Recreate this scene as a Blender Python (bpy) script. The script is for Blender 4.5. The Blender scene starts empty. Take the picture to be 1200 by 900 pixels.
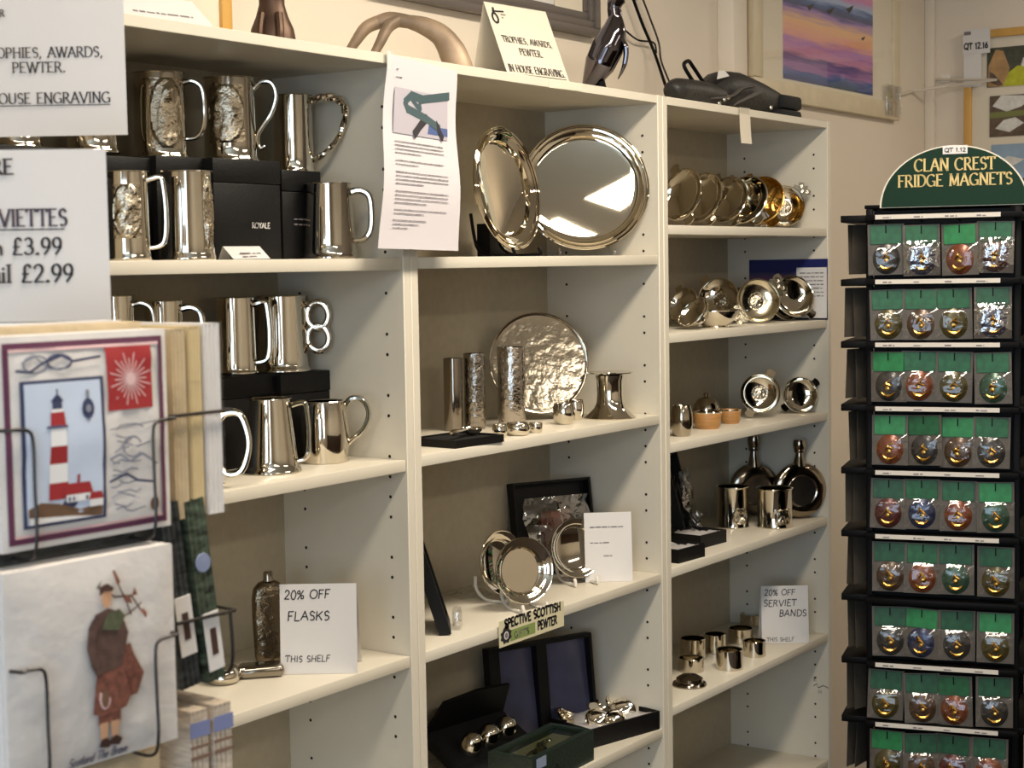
import bpy, bmesh, math, random
from mathutils import Vector, Matrix
sc = bpy.context.scene
COL = sc.collection
R = math.radians
random.seed(7)

# ------------------------------------------------------------------ camera
F_PX = 1914.04
YAW, PITCH, ROLL = 0.9648, -0.0721, -0.0164
CAM = Vector((-2.005, -1.577, 1.695))
_f = Vector((math.sin(YAW)*math.cos(PITCH), math.cos(YAW)*math.cos(PITCH), math.sin(PITCH)))
_r0 = Vector((math.cos(YAW), -math.sin(YAW), 0))
_u0 = _r0.cross(_f)
_r = math.cos(ROLL)*_r0 + math.sin(ROLL)*_u0
_u = -math.sin(ROLL)*_r0 + math.cos(ROLL)*_u0
cd = bpy.data.cameras.new('camera')
cam = bpy.data.objects.new('camera', cd)
COL.objects.link(cam)
cam.matrix_world = Matrix(((_r.x, _u.x, -_f.x, CAM.x), (_r.y, _u.y, -_f.y, CAM.y), (_r.z, _u.z, -_f.z, CAM.z), (0, 0, 0, 1)))
cd.sensor_width = 36
cd.lens = 36*F_PX/1200
cd.clip_start = 0.05
cd.dof.use_dof = True
cd.dof.focus_distance = 3.0
cd.dof.aperture_fstop = 12
sc.camera = cam

# ------------------------------------------------------------------ world, light, exposure
sc.view_settings.view_transform = 'Standard'
sc.view_settings.look = 'None'
sc.view_settings.gamma = 1
sc.view_settings.use_curve_mapping = False
sc.view_settings.exposure = 0.14
w = bpy.data.worlds.new('world'); sc.world = w; w.use_nodes = True
w.node_tree.nodes['Background'].inputs[0].default_value = (0.75, 0.85, 1.0, 1)
w.node_tree.nodes['Background'].inputs[1].default_value = 0.6

def area(name, loc, target, sx, sy, power, color):
    l = bpy.data.lights.new(name, 'AREA'); l.shape = 'RECTANGLE'; l.size = sx; l.size_y = sy
    l.energy = power; l.color = color
    o = bpy.data.objects.new(name, l); COL.objects.link(o)
    o.location = loc
    o.rotation_euler = (Vector(target)-Vector(loc)).to_track_quat('-Z', 'Y').to_euler()
    return o
WARM = (1.0, 0.89, 0.74)
area('ceiling_lamp', (-1.15, -0.85, 2.66), (-1.15, -0.75, 0), 1.3, 0.22, 15, WARM)
area('ceiling_lamp.001', (0.25, -0.80, 2.66), (0.25, -0.70, 0), 1.0, 0.22, 28, WARM)
area('ceiling_lamp.002', (-1.6, -3.0, 2.70), (-1.6, -3.0, 0), 1.3, 0.22, 16, WARM)
area('ceiling_lamp.003', (0.9, -3.0, 2.70), (0.9, -3.0, 0), 1.3, 0.22, 14, WARM)
area('corner_fill_light', (2.45, -0.75, 2.68), (2.45, -0.7, 0), 0.5, 0.2, 6, WARM)  # added fill light, brightens the upper wall near the right corner
area('window_daylight', (-3.55, -1.7, 1.75), (0, -0.6, 1.4), 2.2, 1.7, 48, (0.62, 0.80, 1.0))

# ------------------------------------------------------------------ pixel helpers: where a thing seen in the photograph stands in the room
def ray(px, py): return _f + _r*((px-600)/F_PX) - _u*((py-450)/F_PX)
def pY(px, py, Y):
    d = ray(px, py); return CAM + d*((Y-CAM.y)/d.y)
def pX(px, py, X):
    d = ray(px, py); return CAM + d*((X-CAM.x)/d.x)
def pZ(px, py, Z):
    d = ray(px, py); return CAM + d*((Z-CAM.z)/d.z)
def pD(px, py, t): return CAM + ray(px, py)*t
def at(px, Y, z):                      # the point of depth Y and height z seen in column px
    lo, hi = -1.6, 3.0
    for _ in range(50):
        m = (lo+hi)/2; d = Vector((m, Y, z))-CAM
        if 600+F_PX*d.dot(_r)/d.dot(_f) < px: lo = m
        else: hi = m
    return Vector((lo, Y, z))
def fit(px, Y, z, xmax):                # the same, moved forward until it clears a side panel at xmax
    P = at(px, Y, z)
    while P.x > xmax and Y > .005:
        Y -= .004; P = at(px, Y, z)
    return P
def mpp(P): return (Vector(P)-CAM).dot(_f)/F_PX
FACE = -YAW                            # turning a thing by this makes its local -Y face the photographer

# ------------------------------------------------------------------ materials
def lin(c):
    o = []
    for v in c[:3]:
        v /= 255.0
        o.append(v/12.92 if v <= 0.04045 else ((v+0.055)/1.055)**2.4)
    return (o[0], o[1], o[2], 1)
MATS = {}
def mat(name, rgb, rough=0.5, metal=0.0, vary=0.0, scale=20.0, bump=0.0, bscale=60.0, coat=0.0, stretch=None, spec=None):
    if name in MATS: return MATS[name]
    m = bpy.data.materials.new(name); m.use_nodes = True
    nt = m.node_tree; b = nt.nodes['Principled BSDF']
    c = lin(rgb)
    b.inputs['Base Color'].default_value = c
    b.inputs['Roughness'].default_value = rough
    b.inputs['Metallic'].default_value = metal
    if coat: b.inputs['Coat Weight'].default_value = coat; b.inputs['Coat Roughness'].default_value = 0.1
    if spec is not None: b.inputs['Specular IOR Level'].default_value = spec
    tc = nt.nodes.new('ShaderNodeTexCoord')
    src = tc.outputs['Object']
    if stretch:
        mp = nt.nodes.new('ShaderNodeMapping'); mp.inputs['Scale'].default_value = stretch
        nt.links.new(src, mp.inputs[0]); src = mp.outputs[0]
    if vary:
        n = nt.nodes.new('ShaderNodeTexNoise'); n.inputs['Scale'].default_value = scale; n.inputs['Detail'].default_value = 4
        nt.links.new(src, n.inputs['Vector'])
        r = nt.nodes.new('ShaderNodeValToRGB')
        r.color_ramp.elements[0].position = 0.3; r.color_ramp.elements[1].position = 0.7
        r.color_ramp.elements[0].color = tuple(v*(1-vary) for v in c[:3])+(1,)
        r.color_ramp.elements[1].color = tuple(min(1, v*(1+vary)) for v in c[:3])+(1,)
        nt.links.new(n.outputs[0], r.inputs[0]); nt.links.new(r.outputs[0], b.inputs['Base Color'])
    if bump:
        n2 = nt.nodes.new('ShaderNodeTexNoise'); n2.inputs['Scale'].default_value = bscale; n2.inputs['Detail'].default_value = 3
        nt.links.new(src, n2.inputs['Vector'])
        bp = nt.nodes.new('ShaderNodeBump'); bp.inputs['Strength'].default_value = bump; bp.inputs['Distance'].default_value = 0.004
        nt.links.new(n2.outputs[0], bp.inputs['Height']); nt.links.new(bp.outputs[0], b.inputs['Normal'])
    MATS[name] = m
    return m
def clear(name, tint=(255, 255, 255), gloss=0.25, rough=0.08, bump=0.0, bscale=90):
    if name in MATS: return MATS[name]
    m = bpy.data.materials.new(name); m.use_nodes = True
    nt = m.node_tree; nt.nodes.clear()
    out = nt.nodes.new('ShaderNodeOutputMaterial'); mx = nt.nodes.new('ShaderNodeMixShader')
    tr = nt.nodes.new('ShaderNodeBsdfTransparent'); gl = nt.nodes.new('ShaderNodeBsdfGlossy')
    tr.inputs[0].default_value = lin(tint); gl.inputs['Roughness'].default_value = rough
    mx.inputs[0].default_value = gloss
    if bump:
        tc = nt.nodes.new('ShaderNodeTexCoord'); n2 = nt.nodes.new('ShaderNodeTexNoise'); n2.inputs['Scale'].default_value = bscale
        nt.links.new(tc.outputs['Object'], n2.inputs['Vector'])
        bp = nt.nodes.new('ShaderNodeBump'); bp.inputs['Strength'].default_value = bump; bp.inputs['Distance'].default_value = 0.004
        nt.links.new(n2.outputs[0], bp.inputs['Height']); nt.links.new(bp.outputs[0], gl.inputs['Normal'])
    nt.links.new(tr.outputs[0], mx.inputs[1]); nt.links.new(gl.outputs[0], mx.inputs[2]); nt.links.new(mx.outputs[0], out.inputs[0])
    MATS[name] = m
    return m
def ramp_mat(name, axis, stops, noise=6.0, amount=0.08, stretch=(1, 1, 1), rough=0.3, lo=0.0, hi=1.0):
    """a printed picture: bands of colour along one axis of the object, bent by noise"""
    m = bpy.data.materials.new(name); m.use_nodes = True
    nt = m.node_tree; b = nt.nodes['Principled BSDF']; b.inputs['Roughness'].default_value = rough
    tc = nt.nodes.new('ShaderNodeTexCoord'); sp = nt.nodes.new('ShaderNodeSeparateXYZ')
    nt.links.new(tc.outputs['Object'], sp.inputs[0])
    mp = nt.nodes.new('ShaderNodeMapping'); mp.inputs['Scale'].default_value = stretch
    nt.links.new(tc.outputs['Object'], mp.inputs[0])
    n = nt.nodes.new('ShaderNodeTexNoise'); n.inputs['Scale'].default_value = noise; n.inputs['Detail'].default_value = 5
    nt.links.new(mp.outputs[0], n.inputs['Vector'])
    mr = nt.nodes.new('ShaderNodeMapRange'); mr.inputs[1].default_value = lo; mr.inputs[2].default_value = hi
    nt.links.new(sp.outputs[axis], mr.inputs[0])
    a = nt.nodes.new('ShaderNodeMath'); a.operation = 'MULTIPLY_ADD'; a.inputs[1].default_value = amount*2
    nt.links.new(n.outputs[0], a.inputs[0]); nt.links.new(mr.outputs[0], a.inputs[2])
    s = nt.nodes.new('ShaderNodeMath'); s.operation = 'SUBTRACT'; s.inputs[1].default_value = amount
    nt.links.new(a.outputs[0], s.inputs[0])
    r = nt.nodes.new('ShaderNodeValToRGB'); els = r.color_ramp.elements
    while len(els) < len(stops): els.new(0.5)
    for e, (p, c) in zip(els, stops): e.position = p; e.color = lin(c)
    nt.links.new(s.outputs[0], r.inputs[0]); nt.links.new(r.outputs[0], b.inputs['Base Color'])
    return m

PEW = mat('polished_pewter', (214, 206, 190), 0.065, 1.0, bump=0.04, bscale=30)
TRAYM = mat('mirror_pewter', (216, 206, 186), 0.03, 1.0)
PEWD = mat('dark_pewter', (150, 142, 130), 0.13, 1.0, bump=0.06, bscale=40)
PEWR = mat('relief_pewter', (190, 178, 156), 0.22, 1.0, bump=0.5, bscale=160)
HAMM = mat('hammered_pewter', (178, 168, 150), 0.12, 1.0, bump=0.2, bscale=40)
STEEL = mat('dark_steel', (105, 100, 104), 0.08, 1.0)
GOLD = mat('gold_metal', (205, 160, 80), 0.2, 1.0, bump=0.3, bscale=150)
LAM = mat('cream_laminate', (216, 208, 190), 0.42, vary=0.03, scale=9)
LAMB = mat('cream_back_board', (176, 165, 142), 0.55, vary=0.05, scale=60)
HOLE = mat('peg_hole', (28, 22, 16), 0.9)
WALL = mat('wall_paint', (226, 214, 196), 0.8, vary=0.02, scale=3, bump=0.08, bscale=80)
PAPER = mat('white_paper', (216, 212, 208), 0.7, vary=0.015, scale=12)
CREAMP = mat('cream_paper', (216, 206, 186), 0.7, vary=0.02, scale=12)
INK = mat('dark_ink', (38, 34, 38), 0.7)
GREYINK = mat('grey_ink', (120, 112, 112), 0.7)
BLK = mat('black_card', (13, 12, 12), 0.5, bump=0.1, bscale=250, spec=.25)
BLKM = mat('black_metal', (7, 6, 6), 0.5, spec=.12)
BLKC = mat('black_cloth', (12, 11, 12), 0.8, bump=0.25, bscale=300)
WIRE = mat('grey_wire', (62, 58, 56), 0.4, 0.7)
BRONZE = mat('bronze', (78, 58, 44), 0.42, 0.6, vary=0.3, scale=14)
BRONZEP = mat('bronze_patina', (140, 120, 98), 0.5, 0.3, vary=0.5, scale=16)
PLASTIC_W = mat('white_plastic', (226, 220, 208), 0.35)
CLEAR = clear('clear_plastic', gloss=0.16)

# ------------------------------------------------------------------ mesh building
class MB:
    def __init__(s): s.v = []; s.f = []; s.m = []; s.mats = []
    def mi(s, m):
        if m not in s.mats: s.mats.append(m)
        return s.mats.index(m)
    def add(s, vs, fs, m=None, M=None):
        o = len(s.v); k = s.mi(m) if m else 0
        for p in vs:
            p = Vector(p); s.v.append(M @ p if M else p)
        for f in fs: s.f.append(tuple(i+o for i in f)); s.m.append(k)
        return s
    def box(s, a, b, m=None, M=None):
        x0, y0, z0 = a; x1, y1, z1 = b
        return s.add([(x0,y0,z0),(x1,y0,z0),(x1,y1,z0),(x0,y1,z0),(x0,y0,z1),(x1,y0,z1),(x1,y1,z1),(x0,y1,z1)],
              [(0,3,2,1),(4,5,6,7),(0,1,5,4),(1,2,6,5),(2,3,7,6),(3,0,4,7)], m, M)
    def bbox(s, a, b, e, m=None, M=None, seg=2):      # box with rounded edges
        bm = bmesh.new()
        bmesh.ops.create_cube(bm, size=1)
        for v in bm.verts:
            v.co = Vector([(a[i]+b[i])/2+v.co[i]*(b[i]-a[i]) for i in range(3)])
        bmesh.ops.bevel(bm, geom=bm.edges[:], offset=e, segments=seg, affect='EDGES', profile=0.5)
        bm.verts.index_update()
        s.add([v.co for v in bm.verts], [[v.index for v in f.verts] for f in bm.faces], m, M); bm.free()
        return s
    def lathe(s, prof, m=None, M=None, n=40, sx=1.0, sy=1.0, a0=0, a1=360):
        full = abs(a1-a0) >= 360; k = n if full else n+1
        vs = []; fs = []
        for (r, z) in prof:
            for i in range(k):
                a = R(a0+(a1-a0)*i/n); vs.append((r*math.cos(a)*sx, r*math.sin(a)*sy, z))
        for j in range(len(prof)-1):
            for i in range(n):
                i2 = (i+1) % k
                fs.append((j*k+i, j*k+i2, (j+1)*k+i2, (j+1)*k+i))
        if prof[0][0] > 1e-6 and full and prof[0][1] <= prof[-1][1] and abs(prof[0][0]-prof[-1][0]) > 1e-9: fs.append(tuple(reversed(range(k))))
        return s.add(vs, fs, m, M)
    def tube(s, pts, rad, m=None, M=None, n=8, closed=False, flat=1.0, nrm=None):
        pts = [Vector(p) for p in pts]; N = len(pts)
        rads = rad if isinstance(rad, (list, tuple)) else [rad]*N
        vs = []; fs = []; up = None
        for i in range(N):
            if closed: t = pts[(i+1) % N]-pts[i-1]
            else: t = pts[min(i+1, N-1)]-pts[max(i-1, 0)]
            if t.length < 1e-9: t = Vector((0, 0, 1))
            t.normalize()
            if nrm is not None: a = Vector(nrm)
            else:
                a = up if up is not None else (Vector((0, 0, 1)) if abs(t.z) < 0.9 else Vector((1, 0, 0)))
            x = (a - t*a.dot(t))
            if x.length < 1e-6: x = t.orthogonal()
            x.normalize(); up = x; y = t.cross(x)
            for k in range(n):
                c = 2*math.pi*k/n
                vs.append(pts[i]+x*(math.cos(c)*rads[i]*flat)+y*(math.sin(c)*rads[i]))
        L = N if closed else N-1
        for i in range(L):
            j = (i+1) % N
            for k in range(n):
                k2 = (k+1) % n
                fs.append((i*n+k, i*n+k2, j*n+k2, j*n+k))
        if not closed:
            fs.append(tuple(reversed(range(n)))); fs.append(tuple(range((N-1)*n, N*n)))
        return s.add(vs, fs, m, M)
    def prism(s, poly, h0, h1, m=None, M=None):       # polygon in local x,z; thickness along y
        n = len(poly)
        vs = [(x, h0, z) for x, z in poly]+[(x, h1, z) for x, z in poly]
        fs = [tuple(range(n)), tuple(reversed(range(n, 2*n)))]+[(i, i+n, (i+1) % n+n, (i+1) % n) for i in range(n)]
        return s.add(vs, fs, m, M)
    def grid(s, fn, nu, nv, m=None, M=None):
        vs = [fn(i/nu, j/nv) for j in range(nv+1) for i in range(nu+1)]
        fs = [(j*(nu+1)+i, j*(nu+1)+i+1, (j+1)*(nu+1)+i+1, (j+1)*(nu+1)+i) for j in range(nv) for i in range(nu)]
        return s.add(vs, fs, m, M)
    def poly(s, pts, fn, m): return s.add([fn(x, y) for x, y in pts], [tuple(range(len(pts)))], m)
    def mesh(s, name, m=None, ang=38):
        me = bpy.data.meshes.new(name)
        me.from_pydata([tuple(v) for v in s.v], [], s.f)
        for mm in (s.mats or [m]): me.materials.append(mm)
        for p, k in zip(me.polygons, s.m): p.material_index = k if s.mats else 0
        bm = bmesh.new(); bm.from_mesh(me)
        bmesh.ops.recalc_face_normals(bm, faces=bm.faces)
        bm.to_mesh(me); bm.free()
        me.shade_smooth(); me.set_sharp_from_angle(angle=R(ang))
        me.update()
        return me
    def build(s, name, m=None, parent=None, ang=38):
        o = bpy.data.objects.new(name, s.mesh(name, m, ang)); COL.objects.link(o)
        if parent: o.parent = parent
        return o
def spline(pts, n=6, closed=False):
    pts = [Vector(p) for p in pts]; out = []; N = len(pts)
    rng = range(N if closed else N-1)
    for i in rng:
        g = (lambda k: pts[k % N]) if closed else (lambda k: pts[max(0, min(N-1, k))])
        p0, p1, p2, p3 = g(i-1), g(i), g(i+1), g(i+2)
        for k in range(n):
            t = k/n
            out.append(0.5*((2*p1)+(p2-p0)*t+(2*p0-5*p1+4*p2-p3)*t*t+(3*p1-p0-3*p2+p3)*t**3))
    if not closed: out.append(pts[-1])
    return out
def lerp_list(vals, n):
    out = []
    for i in range(n):
        t = i/(n-1)*(len(vals)-1); k = min(int(t), len(vals)-2); out.append(vals[k]+(vals[k+1]-vals[k])*(t-k))
    return out
def thing(name, label, cat, loc=(0, 0, 0), rz=0.0, group=None):
    o = bpy.data.objects.new(name, None); COL.objects.link(o); o.empty_display_size = 0.02
    o.location = loc; o.rotation_euler = (0, 0, rz); o['label'] = label; o['category'] = cat; o['kind'] = 'thing'
    if group: o['group'] = group
    return o
def tag(o, label, cat, loc=None, rz=None, group=None, kind='thing'):
    o['label'] = label; o['category'] = cat; o['kind'] = kind
    if loc is not None: o.location = loc
    if rz is not None: o.rotation_euler = (0, 0, rz)
    if group: o['group'] = group
    return o
def struct(mb, name, m, ang=38):
    o = mb.build(name, m, None, ang); o['kind'] = 'structure'; return o
T = Matrix.Translation
def Rx(a): return Matrix.Rotation(R(a), 4, 'X')
def Ry(a): return Matrix.Rotation(R(a), 4, 'Y')
def Rz(a): return Matrix.Rotation(R(a), 4, 'Z')

# ------------------------------------------------------------------ lettering (stroke alphabet)
def arc(cx, cy, rx, ry, a0, a1, n=8):
    return [(cx+rx*math.cos(R(a0+(a1-a0)*i/n)), cy+ry*math.sin(R(a0+(a1-a0)*i/n))) for i in range(n+1)]
GL = {
'A': (.8, [[(0,0),(.4,1)], [(.4,1),(.8,0)], [(.15,.36),(.65,.36)]]),
'B': (.65, [[(.08,0),(.08,1)], [(.08,1)]+arc(.3,.76,.25,.24,90,-90)+[(.08,.52)], [(.3,.52)]+arc(.32,.26,.3,.26,90,-90)+[(.08,0)]]),
'C': (.8, [arc(.45,.5,.43,.5,48,312,14)]),
'D': (.8, [[(.08,0),(.08,1)], [(.08,1),(.3,1)]+arc(.32,.5,.46,.5,90,-90,12)+[(.08,0)]]),
'E': (.62, [[(.08,0),(.08,1)], [(.08,1),(.58,1)], [(.08,.52),(.46,.52)], [(.08,0),(.62,0)]]),
'F': (.58, [[(.08,0),(.08,1)], [(.08,1),(.58,1)], [(.08,.52),(.46,.52)]]),
'G': (.84, [arc(.45,.5,.43,.5,48,330,14), [(.78,.05),(.78,.42),(.55,.42)]]),
'H': (.82, [[(.1,0),(.1,1)], [(.72,0),(.72,1)], [(.1,.52),(.72,.52)]]),
'I': (.26, [[(.13,0),(.13,1)]]),
'K': (.75, [[(.08,0),(.08,1)], [(.65,1),(.1,.45)], [(.25,.58),(.7,0)]]),
'L': (.6, [[(.08,1),(.08,0),(.58,0)]]),
'M': (.95, [[(.1,0),(.14,1)], [(.14,1),(.48,.1)], [(.48,.1),(.82,1)], [(.82,1),(.86,0)]]),
'N': (.84, [[(.1,0),(.1,1)], [(.1,1),(.74,0)], [(.74,0),(.74,1)]]),
'O': (.88, [arc(.44,.5,.42,.5,90,450,18)]),
'P': (.62, [[(.08,0),(.08,1)], [(.08,1)]+arc(.3,.74,.28,.26,90,-90)+[(.08,.48)]]),
'Q': (.88, [arc(.44,.5,.42,.5,90,450,18), [(.5,.25),(.85,-.12)]]),
'R': (.72, [[(.08,0),(.08,1)], [(.08,1)]+arc(.3,.75,.26,.25,90,-90)+[(.08,.5)], [(.3,.5),(.7,0)]]),
'S': (.6, [[(.54,.84)]+arc(.31,.75,.24,.25,50,270,8)[1:]+arc(.3,.25,.26,.25,90,-130,8)]),
'T': (.72, [[(.36,0),(.36,1)], [(.02,1),(.7,1)], [(.02,1),(.02,.86)], [(.7,1),(.7,.86)]]),
'U': (.8, [[(.1,1),(.1,.35)]+arc(.4,.32,.3,.32,180,360,10)+[(.7,1)]]),
'V': (.78, [[(0,1),(.39,0)], [(.39,0),(.78,1)]]),
'W': (1.1, [[(0,1),(.3,0)], [(.3,0),(.55,1)], [(.55,1),(.82,0)], [(.82,0),(1.1,1)]]),
'Y': (.74, [[(0,1),(.37,.48)], [(.74,1),(.37,.48)], [(.37,.48),(.37,0)]]),
'0': (.6, [arc(.3,.5,.27,.5,90,450,16)]),
'1': (.4, [[(.05,.8),(.22,1),(.22,0)]]),
'2': (.6, [arc(.29,.72,.25,.28,165,-30,8)+[(.04,0),(.58,0)]]),
'3': (.6, [arc(.27,.75,.23,.25,150,-90,8)+arc(.27,.26,.28,.26,90,-150,8)]),
'6': (.6, [[(.5,.95),(.2,.7),(.05,.35)]+arc(.3,.28,.25,.28,160,520,14)]),
'8': (.6, [arc(.3,.75,.22,.25,90,450,12), arc(.3,.25,.26,.25,90,450,12)]),
'9': (.6, [arc(.3,.7,.25,.3,0,360,14)+[(.52,.4),(.2,0)]]),
'%': (.8, [arc(.18,.78,.15,.2,0,360,10), arc(.62,.22,.15,.2,0,360,10), [(.68,1),(.12,0)]]),
'.': (.25, [[(.1,.0),(.13,.09)]]), ',': (.25, [[(.14,.08),(.05,-.16)]]), '?': (.4, []),
'\u00a3': (.62, [[(.55,.85)]+arc(.36,.75,.18,.25,40,180,6)+[(.18,.3),(.04,0),(.6,0)], [(.04,.47),(.42,.47)]]),
'a': (.5, [arc(.22,.27,.2,.27,0,360,10), [(.43,.55),(.43,0)]]),
'c': (.45, [arc(.25,.27,.22,.27,50,310,9)]),
'd': (.52, [arc(.22,.27,.2,.27,0,360,10), [(.43,1),(.43,0)]]),
'e': (.48, [[(.05,.3),(.43,.3)]+arc(.24,.27,.2,.27,10,310,10)]),
'h': (.55, [[(.08,1),(.08,0)], arc(.27,.33,.19,.22,180,0,6)+[(.46,0)]]),
'i': (.22, [[(.1,.55),(.1,0)], [(.1,.75),(.1,.82)]]),
'k': (.5, [[(.08,1),(.08,0)], [(.42,.55),(.1,.2)], [(.2,.3),(.46,0)]]),
'l': (.22, [[(.1,1),(.1,0)]]),
'n': (.55, [[(.08,.55),(.08,0)], arc(.27,.33,.19,.22,180,0,6)+[(.46,0)]]),
'o': (.5, [arc(.25,.27,.21,.27,90,450,12)]),
'r': (.38, [[(.08,.55),(.08,0)], arc(.25,.33,.17,.22,180,50,5)]),
't': (.34, [[(.15,.8),(.15,.1),(.28,0)], [(0,.55),(.3,.55)]]),
'u': (.54, [[(.08,.55),(.08,.2)]+arc(.25,.2,.17,.2,180,360,6), [(.44,.55),(.44,0)]]),
'v': (.48, [[(.02,.55),(.24,0)], [(.24,0),(.46,.55)]]),
' ': (.42, []),
}
def text_w(s, h, sp=.12): return sum(GL[c][0]+sp for c in s)*h-sp*h
def text(mb, fn, s, x, y, h, m, thick=.15, thin=.05, style='roman', sp=.12, slant=0.0, align='l', jit=0.0, sx=1.0):
    """writes s with its baseline at (x, y) on the surface fn(u, v)"""
    wd = text_w(s, h, sp)*sx
    if align == 'c': x -= wd/2
    if align == 'r': x -= wd
    rnd = random.Random(hash(s) % 1000 if False else len(s)*7+int(h*1e5))
    for c in s:
        gw, strokes = GL[c]
        dy = rnd.uniform(-jit, jit)*h
        for st in strokes:
            P = [((px_+slant*py_)*h*sx+x+rnd.uniform(-jit, jit)*h*.5, py_*h+y+dy+rnd.uniform(-jit, jit)*h*.5) for px_, py_ in st]
            for i in range(len(P)-1):
                (x0, y0), (x1, y1) = P[i], P[i+1]
                dx, dyy = x1-x0, y1-y0; L = math.hypot(dx, dyy)
                if L < 1e-9: continue
                ux, uy = dx/L, dyy/L
                ang = math.atan2(uy, ux)
                wv = (thin+(thick-thin)*abs(math.sin(ang-R(18)))) if style == 'roman' else thick
                hw = wv*h/2
                e = hw*.5
                x0e, y0e, x1e, y1e = x0-ux*e, y0-uy*e, x1+ux*e, y1+uy*e
                nx, ny = -uy*hw, ux*hw
                mb.poly([(x0e+nx, y0e+ny), (x0e-nx, y0e-ny), (x1e-nx, y1e-ny), (x1e+nx, y1e+ny)], fn, m)
            if style == 'roman':
                for (ex, ey), (qx, qy) in ((st[0], st[1]), (st[-1], st[-2])):
                    if (abs(ey) < .01 or abs(ey-1) < .01) and abs(qy-ey) > abs(qx-ex)*.8 and len(st) <= 3:
                        X, Y = (ex+slant*ey)*h*sx+x, ey*h+y; s2 = .15*h*sx; t2 = thin*h*.55
                        mb.poly([(X-s2, Y-t2), (X+s2, Y-t2), (X+s2, Y+t2), (X-s2, Y+t2)], fn, m)
        x += (gw+sp)*h*sx
def body_lines(mb, fn, x0, x1, y, h, gap, n, m, seed=1):
    """lines of small print too fine to read"""
    rnd = random.Random(seed)
    for k in range(n):
        x = x0; end = x1 if k < n-1 else x0+(x1-x0)*rnd.uniform(.4, .8)
        while x < end:
            wv = min(rnd.uniform(1.2, 4.5)*h, end-x)
            yy = y-k*gap; hh = h*rnd.uniform(.5, .75)
            mb.poly([(x, yy), (x+wv, yy), (x+wv, yy+hh), (x, yy+hh)], fn, m)
            x += wv+h*.6
def flat_fn(off, M=None):        # a plane with x to the right and z up, facing local -Y
    if M is None: return lambda u, v: Vector((u, -off, v))
    return lambda u, v: M @ Vector((u, -off, v))
def disc(mb, fn, cx, cy, rx, ry, m, n=20): mb.poly([(cx+rx*math.cos(2*math.pi*i/n), cy+ry*math.sin(2*math.pi*i/n)) for i in range(n)], fn, m)
def rect(mb, fn, x0, y0, x1, y1, m): mb.poly([(x0, y0), (x1, y0), (x1, y1), (x0, y1)], fn, m)
def line(mb, fn, pts, wd, m):
    for i in range(len(pts)-1):
        (x0, y0), (x1, y1) = pts[i], pts[i+1]; L = math.hypot(x1-x0, y1-y0)
        if L < 1e-9: continue
        ux, uy = (x1-x0)/L, (y1-y0)/L; nx, ny = -uy*wd/2, ux*wd/2; e = wd*.3
        mb.poly([(x0-ux*e+nx, y0-uy*e+ny), (x0-ux*e-nx, y0-uy*e-ny), (x1+ux*e-nx, y1+uy*e-ny), (x1+ux*e+nx, y1+uy*e+ny)], fn, m)

# ================================================================== THE ROOM
XL, XR, YF, YB, H = -3.6, 3.0, -4.2, 0.29, 2.75
FLOOR = mat('brown_carpet', (58, 47, 39), 0.95, vary=0.15, scale=200, bump=0.3, bscale=400)
CEIL = mat('ceiling_paint', (228, 222, 210), 0.85, vary=0.02, scale=4)
PANEL = mat('reflection_panelling', (62, 44, 31), 0.45, vary=0.25, scale=6, stretch=(1, 1, .15))
struct(MB().box((XL-.1, YF-.1, -.1), (XR+.1, YB+.1, 0)), 'floor', FLOOR)
struct(MB().box((XL-.1, YF-.1, H), (XR+.1, YB+.1, H+.1)), 'ceiling', CEIL)
struct(MB().box((XL-.1, YB, 0), (XR+.1, YB+.1, H)), 'wall_back', WALL)
struct(MB().box((XR, YF, 0), (XR+.1, YB, H)), 'wall_right', WALL)
struct(MB().box((XL, YF-.1, 0), (XR, YF, H), WALL).box((XL+.3, YF, 0.0), (XR-.4, YF+.04, 1.05), PANEL), 'wall_front', WALL)  # dark lower panelling is invented, for contrast in the pewter reflections and less bounce
lw = MB()
lw.box((XL-.1, YF, 0), (XL, YB, .9)).box((XL-.1, YF, 2.4), (XL, YB, H)).box((XL-.1, YF, .9), (XL, -2.5, 2.4)).box((XL-.1, -.7, .9), (XL, YB, 2.4))
struct(lw, 'wall_left', WALL)
# boxed pipe on the back wall beside the end bookcase and the narrow return in the right corner
a = pY(849, 60, .27).x; b = pY(874, 60, .25).x
struct(MB().bbox((a, .245, 0.0), (b, YB, H), .004), 'trim_1', WALL)
struct(MB().bbox((XR-.022, YB-.03, 0), (XR, YB, H), .004), 'trim_2', WALL)

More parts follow.
